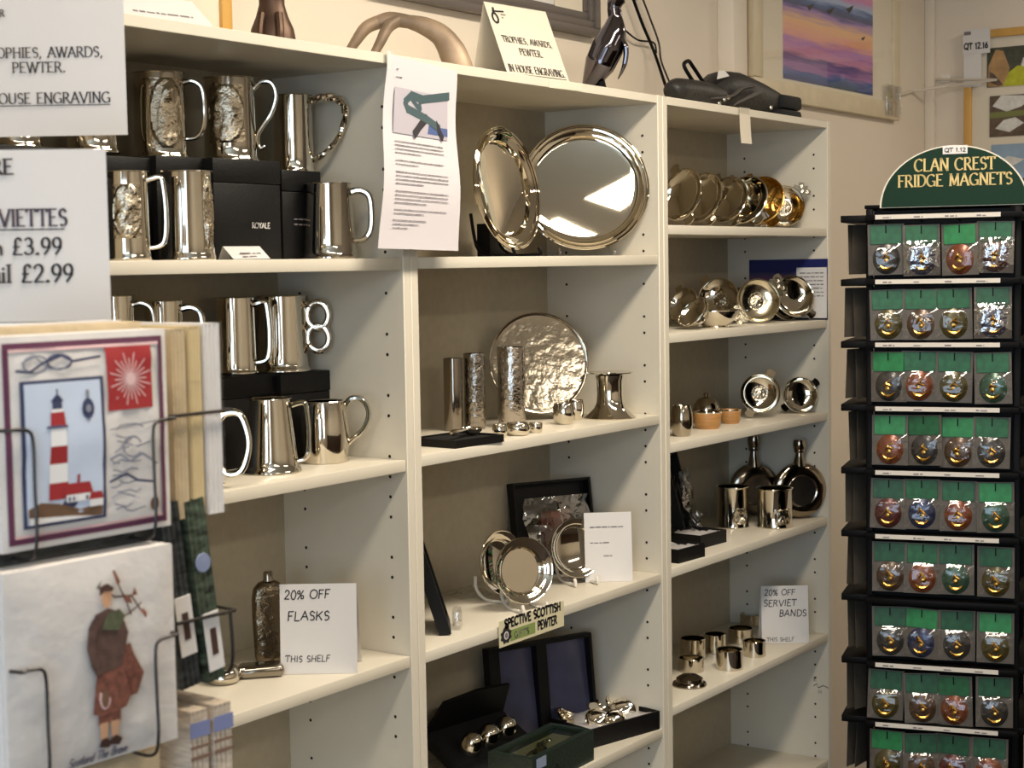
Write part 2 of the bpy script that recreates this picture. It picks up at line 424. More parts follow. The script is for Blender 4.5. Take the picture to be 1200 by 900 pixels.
# ================================================================== BOOKCASES
TOPZ, DB, TH, PT = 2.02, 0.262, 0.0185, 0.018
Z = {'11': 1.7099, '12': 1.3963, '13': 1.0857, '14': .775, '15': .46,
     '21': 1.7114, '22': 1.3994, '23': 1.0845, '24': .7736, '25': .46,
     '31': 1.7705, '32': 1.5563, '33': 1.3379, '34': 1.0874, '35': .8069, '36': .5005}
def bookcase(x0, shelves, label, lowz):
    t = thing('bookcase', label, 'bookcase', (x0, 0, 0), 0, 'cream bookcases along the back wall')
    Wd = .8-.001
    for sx in (0, 1):
        xa = sx*(Wd-PT)
        mb = MB().bbox((xa, 0, 0), (xa+PT, .28, TOPZ), .0012, LAM, seg=1)
        inner = PT if sx == 0 else Wd-PT
        for y in (.035, .215):
            for k in range(int((TOPZ-.16)/.032)):
                z = .12+k*.032
                if y > .1 and sx == 1 and False: continue
                if (k*7+3) % 19 in (4, 5, 6, 7, 8, 9): continue       # the holes come in runs
                n = 8; sgn = 1 if sx == 0 else -1
                mb.add([(inner+sgn*.0004, y+.0028*math.cos(2*math.pi*i/n), z+.0028*math.sin(2*math.pi*i/n)) for i in range(n)], [tuple(range(n))], HOLE)
        mb.build('side_panel', None, t)
    MB().bbox((PT, 0.001, TOPZ-.016), (Wd-PT, .28, TOPZ), .001, seg=1).build('top_panel', LAM, t)
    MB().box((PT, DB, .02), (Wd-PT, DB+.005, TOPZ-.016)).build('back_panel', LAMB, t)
    for z in shelves:
        MB().bbox((PT+.0008, .002, z-TH), (Wd-PT-.0008, DB, z), .0015, seg=2).build('shelf', LAM, t)
    MB().box((PT, .02, 0), (Wd-PT, .036, .08)).build('plinth', LAM, t)
    return t
bookcase(-.8, [Z['11'], Z['12'], Z['13'], Z['14'], Z['15'], .1], 'cream bookcase on the left, holding the pewter tankards', 0)
bookcase(0, [Z['21'], Z['22'], Z['23'], Z['24'], Z['25'], .1], 'cream bookcase in the middle, with the large trays on its upper shelf', 0)
bookcase(.8, [Z['31'], Z['32'], Z['33'], Z['34'], Z['35'], Z['36'], .1], 'cream bookcase on the right, with two-handled bowls on its upper shelves', 0)
# ================================================================== THINGS
# ---- tankards
def mug_body(h, rb, rt, flare=.08, foot=.09, lip=.003, waist=None):
    """profile of a tankard: flared foot, tapering body, rolled rim, hollow inside"""
    p = [(0, 0), (rb*(1+flare)*.97, 0), (rb*(1+flare), h*.01), (rb*(1+flare), h*.03), (rb*(1+flare*.35), h*foot*.65), (rb, h*foot)]
    for k in range(1, 9):
        t = k/8; rr = rb+(rt-rb)*t
        if waist: rr += waist*math.sin(math.pi*t)
        p.append((rr, h*(foot+(1-foot)*t*.985)))
    p += [(rt+lip, h*.99), (rt+lip*.8, h), (rt-.0005, h), (rt-.003, h*.985), (rb-.003, h*.08), (0, h*.07)]
    return p
def handle_path(kind, h, r):
    a, b = r*.94, h
    if kind == 'd': return [(a, 0, .88*b), (a+.014, 0, .9*b), (a+.027, 0, .82*b), (a+.03, 0, .6*b), (a+.028, 0, .38*b), (a+.018, 0, .26*b), (a, 0, .24*b)]
    if kind == 's': return [(a, 0, .86*b), (a+.013, 0, .95*b), (a+.028, 0, .93*b), (a+.034, 0, .78*b), (a+.026, 0, .58*b), (a+.012, 0, .42*b), (a+.004, 0, .3*b), (a+.008, 0, .18*b), (a+.016, 0, .2*b)]
    if kind == 'poly': return [(a, 0, .78*b), (a+.012, 0, .86*b), (a+.03, 0, .84*b), (a+.04, 0, .62*b), (a+.04, 0, .42*b), (a+.03, 0, .2*b), (a+.012, 0, .16*b), (a, 0, .26*b)]
    if kind == 'thin': return [(a, 0, .9*b), (a+.016, 0, .93*b), (a+.021, 0, .86*b), (a+.024, 0, .5*b), (a+.02, 0, .2*b), (a, 0, .14*b)]
    if kind == 'scroll': return [(a, 0, .88*b), (a+.01, 0, 1.02*b), (a+.028, 0, 1.0*b), (a+.037, 0, .78*b), (a+.028, 0, .52*b), (a+.01, 0, .36*b), (a-.0, 0, .25*b)]
    if kind == 'ear': return [(a, 0, .92*b), (a+.02, 0, .97*b), (a+.045, 0, .93*b), (a+.054, 0, .76*b), (a+.045, 0, .5*b), (a+.024, 0, .28*b), (a, 0, .16*b)]
def relief(mb, h, rb, rt, ang0, half, z0, z1, seed, m):
    rnd = random.Random(seed)
    bumps = [(rnd.uniform(.2, .8), rnd.uniform(.1, .9), rnd.uniform(.05, .14), rnd.uniform(.3, 1)) for _ in range(14)]
    def fn(u, v):
        e = ((u-.5)/.5)**2+((v-.5)/.5)**2
        a = R(ang0)+(u-.5)*2*R(half); z = z0+(z1-z0)*v
        rr = rb+(rt-rb)*(z/h)
        d = 0
        if e < 1:
            d = .0018+.0012*(1 if e > .78 else 0)
            for bu, bv, bs, bh in bumps: d += .0022*bh*math.exp(-((u-bu)**2+(v-bv)**2)/(2*bs*bs*.5))
            d *= min(1, (1-e)*8)
        return Vector(((rr+.0003+d)*math.cos(a), (rr+.0003+d)*math.sin(a), z))
    mb.grid(fn, 22, 28, m)
def mug(P, h, rb, rt, kind, label, flare=.08, hr=.0036, m=PEW, medal=None, rz=FACE, waist=None, foot=.09):
    t = thing('tankard', label, 'tankard', P, rz, 'pewter tankards in the left bookcase')
    MB().lathe(mug_body(h, rb, rt, flare, foot, waist=waist), m, n=48).build('body', None, t)
    r = (rb+rt)/2
    if kind == 'eight':
        mb = MB()
        for zc, s in ((.73*h, 1), (.43*h, .95)):
            mb.tube([(r+.018+.017*math.cos(a_), 0, zc+.021*s*math.sin(a_)) for a_ in [2*math.pi*i/20 for i in range(20)]], .0052, m, n=8, closed=True, nrm=(0, 1, 0), flat=.7)
        mb.tube([(r-.004, 0, .9*h), (r+.006, 0, .84*h)], .004, m); mb.tube([(r-.002, 0, .33*h), (r+.008, 0, .36*h)], .004, m)
        mb.build('handle', None, t)
    elif kind:
        pts = spline(handle_path(kind, h, r), 6); n = len(pts)
        mb = MB()
        if kind == 'ear':          # rope-twist handle
            for ph in (0, math.pi):
                q = []
                for i, p in enumerate(pts):
                    a_ = ph+i*.75; q.append(p+Vector((.0035*math.cos(a_)*.6, .0035*math.sin(a_), .0035*math.cos(a_)*.8)))
                mb.tube(q, .0042, m, n=7)
        else:
            mb.tube(pts, lerp_list([hr*1.15, hr, hr*.9, hr, hr*.8], n), m, n=9, nrm=(0, 1, 0), flat=1.35)
        mb.build('handle', None, t)
    if medal:
        mb = MB(); relief(mb, h, rb, rt, medal[0], medal[1], h*medal[2], h*medal[3], medal[4], PEWR); mb.build('relief_medallion', None, t)
    return t
z1 = Z['11']
# black boxes the upper tankards stand on
def carton(P, w_, d_, h_, label, rz=0.0, m=BLK, name='display_box', grp='black display boxes under the tankards', lid=True):
    t = thing(name, label, 'box', P, rz, grp)
    MB().bbox((-w_/2, 0, 0), (w_/2, d_, h_*.76 if lid else h_), .0015, m).build('box_base', None, t)
    if lid: MB().bbox((-w_/2-.0008, -.0008, h_*.76+.0006), (w_/2+.0008, d_+.0008, h_), .0015, m).build('box_lid', None, t)
    return t
def px_box(pl, pr, Y, z, d_, ytop, label, **k):
    A, B = at(pl, Y, z), at(pr, Y, z)
    top = pY((pl+pr)/2, ytop, Y).z
    return carton(Vector(((A.x+B.x)/2, Y, z)), B.x-A.x-.002, d_, top-z, label, **k), top
bx1, top1 = px_box(252, 331, .095, z1, .15, 187, 'tall black box with a small white brand name, under the oval-medallion tankard')
A, B = at(252, .095, z1), at(331, .095, z1)
fn = flat_fn(.0016)
mb = MB(); text(mb, fn, 'ROYALE', .006, (top1-z1)*.32, .0075, PAPER, thick=.2, style='plain'); mb.build('lettering', None, bx1)
bx2, top2 = px_box(186, 250, .115, z1, .14, 184, 'black box under the tankard with the standing-figure medallion')
bx3, top3 = px_box(128, 185, .125, z1, .13, 184, 'black box at the left, behind the two tall polished tankards')
bx4, top4 = px_box(332, 378, .105, z1, .135, 200, 'lower black box under the tankard with the rope handle')
mb = MB(); body_lines(mb, fn, -.02, .02, .06, .004, .008, 2, GREYINK, 4); mb.build('lettering', None, bx4)
bx5, top5 = px_box(-20, 127, .135, z1, .12, 172, 'wide black box behind the upper price sign')
def mug_px(pc, Y, z, ytop, wpx, kind, label, taper=.94, xmax=9, **k):
    P = fit(pc, Y, z, xmax); Y = P.y; s = mpp(P); h = pY(pc, ytop, Y).z-z
    rb = wpx*s/2*1.06
    return mug(P, h, rb, rb*taper, kind, label, **k)
mug_px(189, .19, top2, 86, 58, 'd', 'tankard with a standing figure in relief, on the black box left of the oval-medallion one', medal=(-62, 38, .12, .92, 3))
mug_px(271, .17, top1, 92, 58, 's', 'tankard with an oval battle scene in relief and a scrolled handle, on the tall box', medal=(-90, 42, .22, .9, 8))
mug_px(345, .19, top4, 112, 44, 'ear', 'plain tankard with a twisted rope handle, on the lower black box', hr=.005, xmax=-.078)
mug_px(108, .20, top5, 80, 56, 'd', 'tankard on the wide black box, only its foot showing under the upper sign', rz=FACE+1.2)
mug_px(18, .20, top5, 80, 56, 'd', 'tankard at the far left of the upper shelf, mostly behind the upper sign', rz=FACE+1.2)
mug_px(152, .050, z1, 201, 47, 'thin', 'polished tankard on the upper shelf, half hidden by the lower price sign', medal=(-80, 40, .25, .85, 12), flare=.04)
mug_px(221, .050, z1, 201, 58, None, 'wide polished tankard with a row of relief down its side, before the tall black box', flare=.05, medal=(-25, 16, .12, .95, 5))
mug_px(387, .075, z1, 215, 58, 'd', 'plain banded tankard at the right end of the upper shelf', flare=.12, taper=.84, hr=.0055)
# folded price slip
P = at(283, .045, z1)
t = thing('price_slip', 'small folded white price slip in front of the tall black box', 'price tag', P, -.25)
MB().add([(-.03, -.028, .001), (.026, -.034, .001), (.03, .0, .019), (-.026, .006, .019)], [(0, 1, 2, 3)], PAPER).add([(-.026, .0065, .019), (.03, .0005, .019), (.034, .02, .001), (-.022, .026, .001)], [(0, 1, 2, 3)], PAPER).build('slip', None, t)
nrm_ = Vector((0, -.55, .83))
fnq = lambda u, v: Vector((u, -.031+v*.9, .0016+v*.56))
mb = MB(); body_lines(mb, fnq, -.014, .02, .012, .004, .008, 2, GREYINK, 2); mb.build('lettering', None, t)

# ---- second shelf of the left bookcase
z2 = Z['12']
bb, tb = px_box(256, 330, .165, z2, .09, 440, 'black box behind the flared tankard on the second shelf')
bb, tb2 = px_box(331, 389, .155, z2, .095, 436, 'black box under the tankard with the figure-eight handle')
bb, tb3 = px_box(120, 255, .165, z2, .09, 440, 'long black box at the left of the second shelf, behind the napkins')
mug_px(277, .215, tb, 348, 46, 'thin', 'tall straight tankard on the second shelf, left of the figure-eight one', hr=.005, foot=.07)
mug_px(332, .205, tb2, 346, 56, 'eight', 'tall tankard with a figure-eight handle on the second shelf', flare=.1)
mug_px(194, .215, tb3, 352, 44, 'd', 'tankard on the second shelf showing above the napkins', hr=.005)
mug_px(139, .215, tb3, 346, 40, 'd', 'tankard at the left of the second shelf, a sliver beside the lower sign')
P = pZ(318, 553, z2)
mug_px(318, P.y, z2, 466, 60, 'thin', 'flared tankard with a spreading foot, in front on the second shelf', taper=.74, flare=.13, hr=.004, foot=.12)
P = pZ(382, 541, z2)
mug_px(381, P.y, z2, 469, 52, 'scroll', 'small low tankard with a scrolled handle, right end of the second shelf', taper=.9, flare=.0, hr=.0048, waist=.004)
mug_px(226, .06, z2, 470, 66, 'poly', 'tankard behind the napkin rack, only its angular handle showing', hr=.0052)

# ---- third shelf of the left bookcase: hip flasks and card
z3 = Z['13']
def hip_flask_mesh(mb, w_, d_, h_, m):
    sec = []
    for zf, k in ((0, .8), (.02, .86), (.06, .9), (.45, 1), (.7, 1), (.8, .9), (.86, .62), (.875, .42)):
        sec.append((zf*h_, k))
    n = 28; vs = []; fs = []
    for z_, k in sec:
        for i in range(n):
            a_ = 2*math.pi*i/n; c, s_ = math.cos(a_), math.sin(a_)
            ex = .55
            vs.append((math.copysign(abs(c)**ex, c)*w_/2*k, math.copysign(abs(s_)**.8, s_)*d_/2*(k if k < .7 else 1), z_))
    for j in range(len(sec)-1):
        for i in range(n): fs.append((j*n+i, j*n+(i+1) % n, (j+1)*n+(i+1) % n, (j+1)*n+i))
    fs += [tuple(reversed(range(n))), tuple(range((len(sec)-1)*n, len(sec)*n))]
    mb.add(vs, fs, m)
P = pZ(317, 774, z3); s = mpp(P)
t = thing('hip_flask', 'dark embossed hip flask standing beside the flasks card', 'flask', P, FACE+.35, 'hip flasks on the third shelf')
EMB = mat('embossed_pewter', (120, 108, 90), 0.25, 1.0, bump=1.0, bscale=70)
mb = MB(); hip_flask_mesh(mb, 40*s, .024, 108*s, EMB); mb.build('body', None, t)
MB().lathe([(.0, .875*108*s), (.0085, .875*108*s), (.0085, .885*108*s), (.0078, .9*108*s), (.0078, .965*108*s), (.006, .98*108*s), (0, .98*108*s)], PEWD, n=24).build('cap', None, t)
P = pZ(306, 792, z3)
t = thing('hip_flask', 'polished hip flask lying flat in front of the standing flask', 'flask', P, R(-42), 'hip flasks on the third shelf')
mb = MB(); mb.bbox((-.034, -.02, 0), (.034, .02, .019), .008, PEWD, seg=3); mb.build('body', None, t)
MB().lathe([(0, 0), (.008, 0), (.008, .012), (0, .012)], PEW, M=T((-.034, 0, .0095)) @ Ry(-90), n=18).build('cap', None, t)
P = pZ(262, 800, z3)
t = thing('hip_flask', 'rounded bright flask at the shelf edge beside the napkin rack', 'flask', P, R(-20), 'hip flasks on the third shelf')
MB().lathe([(0, 0), (.02, .001), (.026, .008), (.026, .016), (.021, .024), (0, .027)], PEW, n=28).build('body', None, t)
MB().lathe([(0, 0), (.007, 0), (.007, .012), (0, .012)], PEWD, M=T((.024, 0, .012)) @ Ry(90), n=16).build('cap', None, t)
def tent_card(pl, pr, yb, yt, z, label, lines, depth=.05, rz_extra=0.0, m=PAPER, curl=.0):
    """folded card standing on a shelf, its front leaf towards the room; lines = (text, x0, y, height) as shares of the leaf"""
    pc = (pl+pr)/2; P = pZ(pc, yb, z); s = mpp(P)
    w_ = (pr-pl)*s; h_ = (yb-yt)*s
    t = thing('notice_card', label, 'card', P, FACE+rz_extra)
    lean = .09*h_
    ff = lambda u, v: Vector((u, v/h_*lean, v))
    MB().grid(lambda u, v: Vector(((u-.5)*w_, lean*v, h_*v+.0004)), 4, 6, m).build('front_leaf', None, t)
    MB().grid(lambda u, v: Vector(((u-.5)*w_, lean+.0004+(depth)*(1-v), h_*v+.0004)), 4, 6, m).build('back_leaf', None, t)
    mb = MB()
    for (tx, x0, y0, hh) in lines:
        text(mb, lambda u, v: Vector((u, v/h_*lean-.0007, v)), tx, (x0-.5)*w_, y0*h_, hh*h_, INK, thick=.13, style='plain', slant=.1, jit=.05, sp=.14)
    mb.build('handwriting', None, t)
    return t
tent_card(329, 419, 790, 685, z3, 'white folded card handwritten about flasks, on the third shelf', [('20% OFF', .06, .84, .095), ('FLASKS', .1, .6, .1), ('THIS SHELF', .06, .14, .068)], depth=.06)

# ---- trays in the middle bookcase
def tray(P, r, label, rz, lean, el=1.0, name='pewter_tray', grp=None, rim=.2, depth=.1, m=PEW, stand='hooks', roll=0.0, cat='tray', beads=True):
    """round tray leaning back on a stand; local -Y is the side it shows"""
    t = thing(name, label, cat, P, rz, grp)
    d = depth*r
    p = [(0, -d), (r*(1-rim)*.94, -d), (r*(1-rim), -d*.86), (r*(1-rim*.9), -d*.3), (r*(1-rim*.62), -d*.12), (r*(1-rim*.55), -d*.02), (r*(1-rim*.2), d*.08), (r*.985, d*.22), (r, d*.16), (r*.995, -d*.02), (r*(1-rim*.3), -d*.22), (r*(1-rim*.85), -d*.5), (r*(1-rim*.95), -d*1.12), (0, -d*1.12)]
    L = R(lean)
    up = r*el*math.cos(L)
    M = T((0, d*.6+r*math.sin(L)*.35, up+.012)) @ Rx(90-lean) @ Rz(roll)
    MB().lathe(p, m, M=M, n=72, sy=el).build('dish', None, t)
    if beads:
        mb = MB()
        for rr in (.96, .9): mb.tube([(r*rr*math.cos(a_), r*rr*el*math.sin(a_), d*.15 if rr > .93 else d*.08) for a_ in [2*math.pi*i/72 for i in range(72)]], r*.014, m, M=M, n=6, closed=True)
        mb.build('beaded_rim', None, t)
    if stand:
        sm = BLKM if stand == 'hooks' else CLEAR if stand == 'clear' else PLASTIC_W
        for sx in (-1, 1):
            x = sx*r*.42
            MB().tube(spline([(x, -.022, .016), (x, -.026, .004), (x, -.01, .0035), (x, .03, .0035), (x*.9, .055, .02), (x*.7, .05+r*.2, r*.7)], 4), .0032, sm, n=7).build('stand_leg', None, t)
    return t
zz = Z['21']
P = at(604, .085, zz); s = mpp(P)
tray(P, 73*s, 'smaller round tray turned to the front, on a black stand before the big tray', R(4), 8, m=TRAYM, rim=.24, depth=.14)
P = fit(687, .125, zz, .697); s = mpp(P)
tray(P, 76*s, 'big shiny round tray filling the right of the upper shelf', FACE+R(2), 11, m=TRAYM, rim=.19, depth=.08, stand='clear', el=.99)
bk, tq = px_box(574, 592, .19, zz, .03, 262, 'small black box behind the smaller round tray', grp=None, lid=False, name='black_box')

# ---- engraved plate shelf
zz = Z['22']
P = at(634, .16, zz); s = mpp(P)
tray(P, 60*s, 'hammered round plate standing behind the small cups', FACE+R(14), 10, rim=.06, depth=.04, m=HAMM, name='hammered_plate', beads=False, cat='plate')
def cylinder(pc, yb, ytop, wpx, label, m, Y=None, name='tall_beaker', cat='beaker', grp='tall beakers before the hammered plate'):
    P = pZ(pc, yb, Z['22']) if Y is None else at(pc, Y, Z['22']); s = mpp(P)
    r = wpx*s/2; h = (yb-ytop)*s
    o = MB().lathe([(0, 0), (r*.96, 0), (r, .002), (r*1.0, h*.5), (r*1.02, h-.001), (r*1.01, h), (r*.95, h-.001), (r*.93, .006), (0, .005)], m, n=40).build(name, None)
    return tag(o, label, cat, P, 0, grp)
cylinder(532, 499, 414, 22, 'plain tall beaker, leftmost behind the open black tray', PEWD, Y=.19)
cylinder(557, 501, 412, 25, 'crinkled tall beaker, second from the left', mat('hammered_dark', (165, 158, 148), .12, 1.0, bump=.7, bscale=110), Y=.17)
cylinder(600, 500, 406, 32, 'widest tall beaker, standing against the hammered plate', mat('hammered_beaker', (190, 182, 172), .09, 1.0, bump=.5, bscale=120), Y=.13)
def cup(P, r, h, label, name='small_cup', cat='cup', grp='small cups on the plate shelf', m=PEW, bulge=.12):
    p = [(0, 0), (r*.72, 0), (r*.8, h*.04)]
    for k in range(1, 8): p.append((r*(.82+bulge*math.sin(math.pi*k/8)+.1*k/8), h*k/8))
    p += [(r*.95, h*.98), (r*.93, h), (r*.87, h*.97), (r*.7, h*.1), (0, h*.08)]
    o = MB().lathe(p, m, n=36).build(name, None); return tag(o, label, cat, P, FACE, grp)
P = pZ(586, 513, Z['22']); s = mpp(P); cup(P, 8.5*s, 16*s, 'smallest lidded pot at the shelf edge beside the black tray', bulge=.2)
P = pZ(607, 510, Z['22']); cup(P, 14*s, 15*s, 'low round cup below the widest beaker', bulge=.18)
P = pZ(628, 507, Z['22']); cup(P, 8.5*s, 12*s, 'tiny cup between the low round cup and the ball-shaped ones', bulge=.1)
P = pZ(661, 497, Z['22']); cup(P, 13*s, 27*s, 'ball-shaped cup, left of the pair before the plate', bulge=.22)
P = pZ(675, 492, Z['22']); cup(P, 10*s, 26*s, 'ball-shaped cup, right of the pair before the plate', bulge=.2)
# candle holder
P = pZ(715, 490, Z['22']); s = mpp(P)
t = thing('candle_holder', 'pewter candle holder with a wide flat drip plate, right end of the plate shelf', 'candle holder', P, FACE)
h = 55*s; r = 15*s
MB().lathe([(0, 0), (r*2.0, 0), (r*2.02, .002), (r*1.7, h*.1), (r*1.25, h*.22), (r*1.05, h*.34), (r, h*.5), (r*1.02, h*.8), (r*1.12, h*.92), (r*.6, h*.93), (0, h*.93)], PEW, n=44).build('column', None, t)
MB().lathe([(r*.5, h*.93), (r*1.1, h*.935), (r*1.8, h*.965), (r*1.82, h*.985), (r*1.2, h*.97), (r*.55, h*.96), (r*.5, h*.93)], PEW, n=44).build('drip_plate', None, t)
# open black tray with a spoon
def open_tray(P, w_, d_, h_, label, rz, name='open_box', liner=None, amp=1.0, m=BLK, grp=None, cat='box'):
    t = thing(name, label, cat, P, rz, grp); e = .004
    mb = MB()
    mb.box((-w_/2, -d_/2, 0), (w_/2, d_/2, .003), m)
    mb.box((-w_/2, -d_/2, .003), (w_/2, -d_/2+e, h_), m).box((-w_/2, d_/2-e, .003), (w_/2, d_/2, h_), m)
    mb.box((-w_/2, -d_/2+e, .003), (-w_/2+e, d_/2-e, h_), m).box((w_/2-e, -d_/2+e, .003), (w_/2, d_/2-e, h_), m)
    mb.build('tray', None, t)
    if liner:
        rnd = random.Random(3)
        MB().grid(lambda u, v: Vector(((u-.5)*(w_-2.2*e), (v-.5)*(d_-2.2*e), h_*.8+amp*(.004*math.sin(u*9+v*4)+rnd.uniform(-.003, .003)))), 14, 10, liner).build('lining', None, t)
    return t
SATIN = mat('silver_satin', (205, 200, 196), .3, .25, bump=.5, bscale=30)
P = pZ(534, 517, Z['22']); s = mpp(P)
P = Vector((P.x, .052, P.z)); P.x = at(536, .052, P.z).x
open_tray(P, .125, .10, .013, 'shallow black tray holding a pewter spoon, left of the plate shelf', R(-4), liner=BLKC, amp=.1)
def spoon(P, L, label, rz, grp=None, m=PEW, tilt=0.0):
    t = thing('pewter_spoon', label, 'spoon', P, rz, grp)
    Mt = Ry(tilt)
    MB().lathe([(0, -.004), (.006, -.0032), (.011, -.001), (.0125, .001), (.012, .0014), (.0105, -.0002), (.0055, -.0022), (0, -.003)], m, M=Mt @ T((L*.38, 0, .004)), n=26, sx=1.5).build('bowl', None, t)
    MB().tube([(L*.24, 0, .0045), (L*.1, 0, .005), (-L*.2, 0, .005), (-L*.42, 0, .005), (-L*.5, 0, .005)], [.002, .0024, .003, .0046, .002], m, M=Mt, n=8, flat=.5, nrm=(0, 0, 1)).build('handle', None, t)
    return t
sp_ = spoon(P + Vector((-.002, -.014, .0112)), .095, 'pewter spoon lying in the shallow black tray', R(12)); sp_.scale = (1, 1.5, 2.4)
# ---- dishes on stands, wrapped presentation box, picture frame
zz = Z['23']
P = pZ(668, 681, zz); P.y = .10; P = at(680, .085, zz); s = mpp(P)
tray(P, 35*s, 'small dish on a white stand, beside the handwritten price card', FACE+R(26), 10, rim=.3, depth=.22, name='small_dish', stand='white', cat='dish', beads=False, grp='small dishes on white stands')
P = at(619, .035, zz)
tray(P, 36*s, 'small dish on a white stand, nearest the shelf edge', FACE+R(30), 9, rim=.3, depth=.25, name='small_dish', stand='white', cat='dish', beads=False, grp='small dishes on white stands')
P = at(594, .115, zz)
tray(P, 36*s, 'small dish on a white stand, half hidden behind the nearest dish', FACE+R(48), 8, rim=.3, depth=.22, name='small_dish', stand='white', cat='dish', beads=False, grp='small dishes on white stands')
# presentation box leaning open against the back
A = at(600, .24, zz); P = at(651, .19, zz); s = mpp(P); w_ = 104*s; h_ = 108*s
t = thing('presentation_box', 'open black presentation box with cellophane-wrapped contents, behind the small dishes', 'box', P, FACE+R(28))
mb = MB(); ML = T((0, .0, 0)) @ Rx(-10)
mb.box((-w_/2, .0, 0), (w_/2, .004, h_), BLK, ML)
for a_, b_ in (((-w_/2, -.022, 0), (-w_/2+.005, 0, h_)), ((w_/2-.005, -.022, 0), (w_/2, 0, h_)), ((-w_/2+.005, -.022, 0), (w_/2-.005, 0, .005)), ((-w_/2+.005, -.022, h_-.005), (w_/2-.005, 0, h_))):
    mb.box(a_, b_, BLK, ML)
mb.build('box_shell', None, t)
rnd = random.Random(5)
WRAPM = mat('mulled_copper', (112, 62, 48), .3, .4, vary=.4, scale=30)
MB().bbox((-w_*.18, -.02, .012), (w_*.22, -.004, h_*.68), .006, WRAPM, ML).build('wrapped_gift', None, t)
CELLO = clear('cellophane', gloss=.35, rough=.05, bump=.8, bscale=45)
gx = [[rnd.uniform(-.006, .006) for _ in range(20)] for _ in range(20)]
MB().grid(lambda u, v: Vector(((u-.5)*w_*.8+gx[int(v*11)][int(u*11)], -.034+gx[int(u*11)][int(v*11)]*1.2, .004+v*h_*.8)), 11, 11, CELLO, ML).build('cellophane', None, t)
# clear crumpled bag left of the dishes
CRUMP = clear('crumpled_wrap', gloss=.3, rough=.1, bump=.6, bscale=60)
rnd = random.Random(9)
P = pZ(552, 697, zz)
g2 = {(i, j): rnd.uniform(0, .016) for i in range(13) for j in range(9)}
o = MB().grid(lambda u, v: Vector(((u-.5)*.085, (v-.5)*.06, .001+g2[(round(u*12), round(v*8))]*math.sin(math.pi*u)*math.sin(math.pi*v)*1.5)), 12, 8, CRUMP).build('crumpled_bag', None)
tag(o, 'crumpled clear plastic bag lying left of the small dishes', 'bag', P, R(-20))
# black frame seen edge-on at the left
P = pZ(511, 712, zz); s = mpp(P)
fh, fw, ft = .195, .11, .02
P = pZ(528, 712, zz); P = at(529, .035, zz)+Vector((math.cos(R(38)), math.sin(R(38)), 0))*fw/2+Vector((0, 0, .003))
t = thing('picture_frame', 'black frame leaning at the left end of the small-dish shelf', 'frame', P, R(38))
ML = Rx(-17)
mb = MB()
mb.box((-fw/2, 0, 0), (fw/2, ft, .016), BLK, ML).box((-fw/2, 0, fh-.016), (fw/2, ft, fh), BLK, ML)
mb.box((-fw/2, 0, .016), (-fw/2+.016, ft, fh-.016), BLK, ML).box((fw/2-.016, 0, .016), (fw/2, ft, fh-.016), BLK, ML)
mb.build('frame_border', None, t)
MB().box((-fw/2+.016, ft*.5, .016), (fw/2-.016, ft*.5+.002, fh-.016), mat('frame_mount', (60, 52, 48), .5, vary=.2), ML).build('mount', None, t)
MB().bbox((-.02, -.02, 0), (.03, -.003, .03), .006, CRUMP).build('wrapped_piece', None, t)
tent_card(686, 742, 682, 601, zz, 'white folded card with faint handwritten prices, right of the small dishes', [], depth=.06, rz_extra=R(6))
t = COL.objects[-1]
card = [o for o in COL.objects if o.get('label', '').startswith('white folded card with faint')][0]
for c in list(card.children):
    if c.name.startswith('handwriting'): bpy.data.objects.remove(c)
mb = MB(); fq = lambda u, v: Vector((u, v*.09-.0008, v))
body_lines(mb, fq, -.035, .03, .105, .0028, .03, 2, GREYINK, 5); body_lines(mb, fq, -.01, .025, .05, .0025, .03, 1, GREYINK, 8); mb.build('handwriting', None, card)
# label strip on the shelf edge
A, B = pY(585, 742, -.002), pY(661, 717, -.002)
P = Vector(((A.x+B.x)/2, -.0006, Z['23']-.006))
t = thing('shelf_label', 'printed strip about pewter stuck on the edge of the small-dish shelf', 'label', P, 0)
w_ = B.x-A.x; hh = 31*mpp(P)
LABP = mat('label_strip', (214, 206, 170), .5); LGREEN = mat('label_green', (132, 150, 84), .5)
MB().bbox((-w_/2, -.0012, -hh*.62), (w_/2, -.0004, hh*.38), .0003, LABP, seg=1).build('strip', None, t)
mb = MB(); f1 = flat_fn(.0017)
text(mb, f1, 'SPECTIVE SCOTTISH', -w_*.42, hh*.06, .0145, INK, thick=.26, style='plain', sx=(w_*.86)/text_w('SPECTIVE SCOTTISH', .0145), jit=.02)
text(mb, f1, 'PEWTER', w_*.08, -hh*.42, .0145, INK, thick=.24, style='plain', sx=(w_*.3)/text_w('PEWTER', .0145))
mb.build('lettering', None, t)
mb = MB(); rect(mb, flat_fn(.0015), -w_*.34, -hh*.5, w_*.04, -hh*.08, LGREEN)
text(mb, f1, 'GIFTS', -w_*.28, -hh*.42, .010, GREYINK, thick=.2, style='plain', sx=1.3); mb.build('green_band', None, t)
mb = MB(); cx, cy = -w_*.40, -hh*.22
mb.poly([(cx+.018*math.cos(a_)*(1 if i % 2 else .78), cy+.015*math.sin(a_)*(1 if i % 2 else .8)) for i, a_ in enumerate([2*math.pi*i/16 for i in range(16)])], f1, INK)
mb.poly([(cx-.006, cy+.012), (cx, cy+.024), (cx+.006, cy+.012)], f1, INK)
disc(mb, flat_fn(.0020), cx, cy, .007, .007, PAPER); disc(mb, flat_fn(.0023), cx, cy, .0045, .005, GREYINK)
mb.build('emblem', None, t)

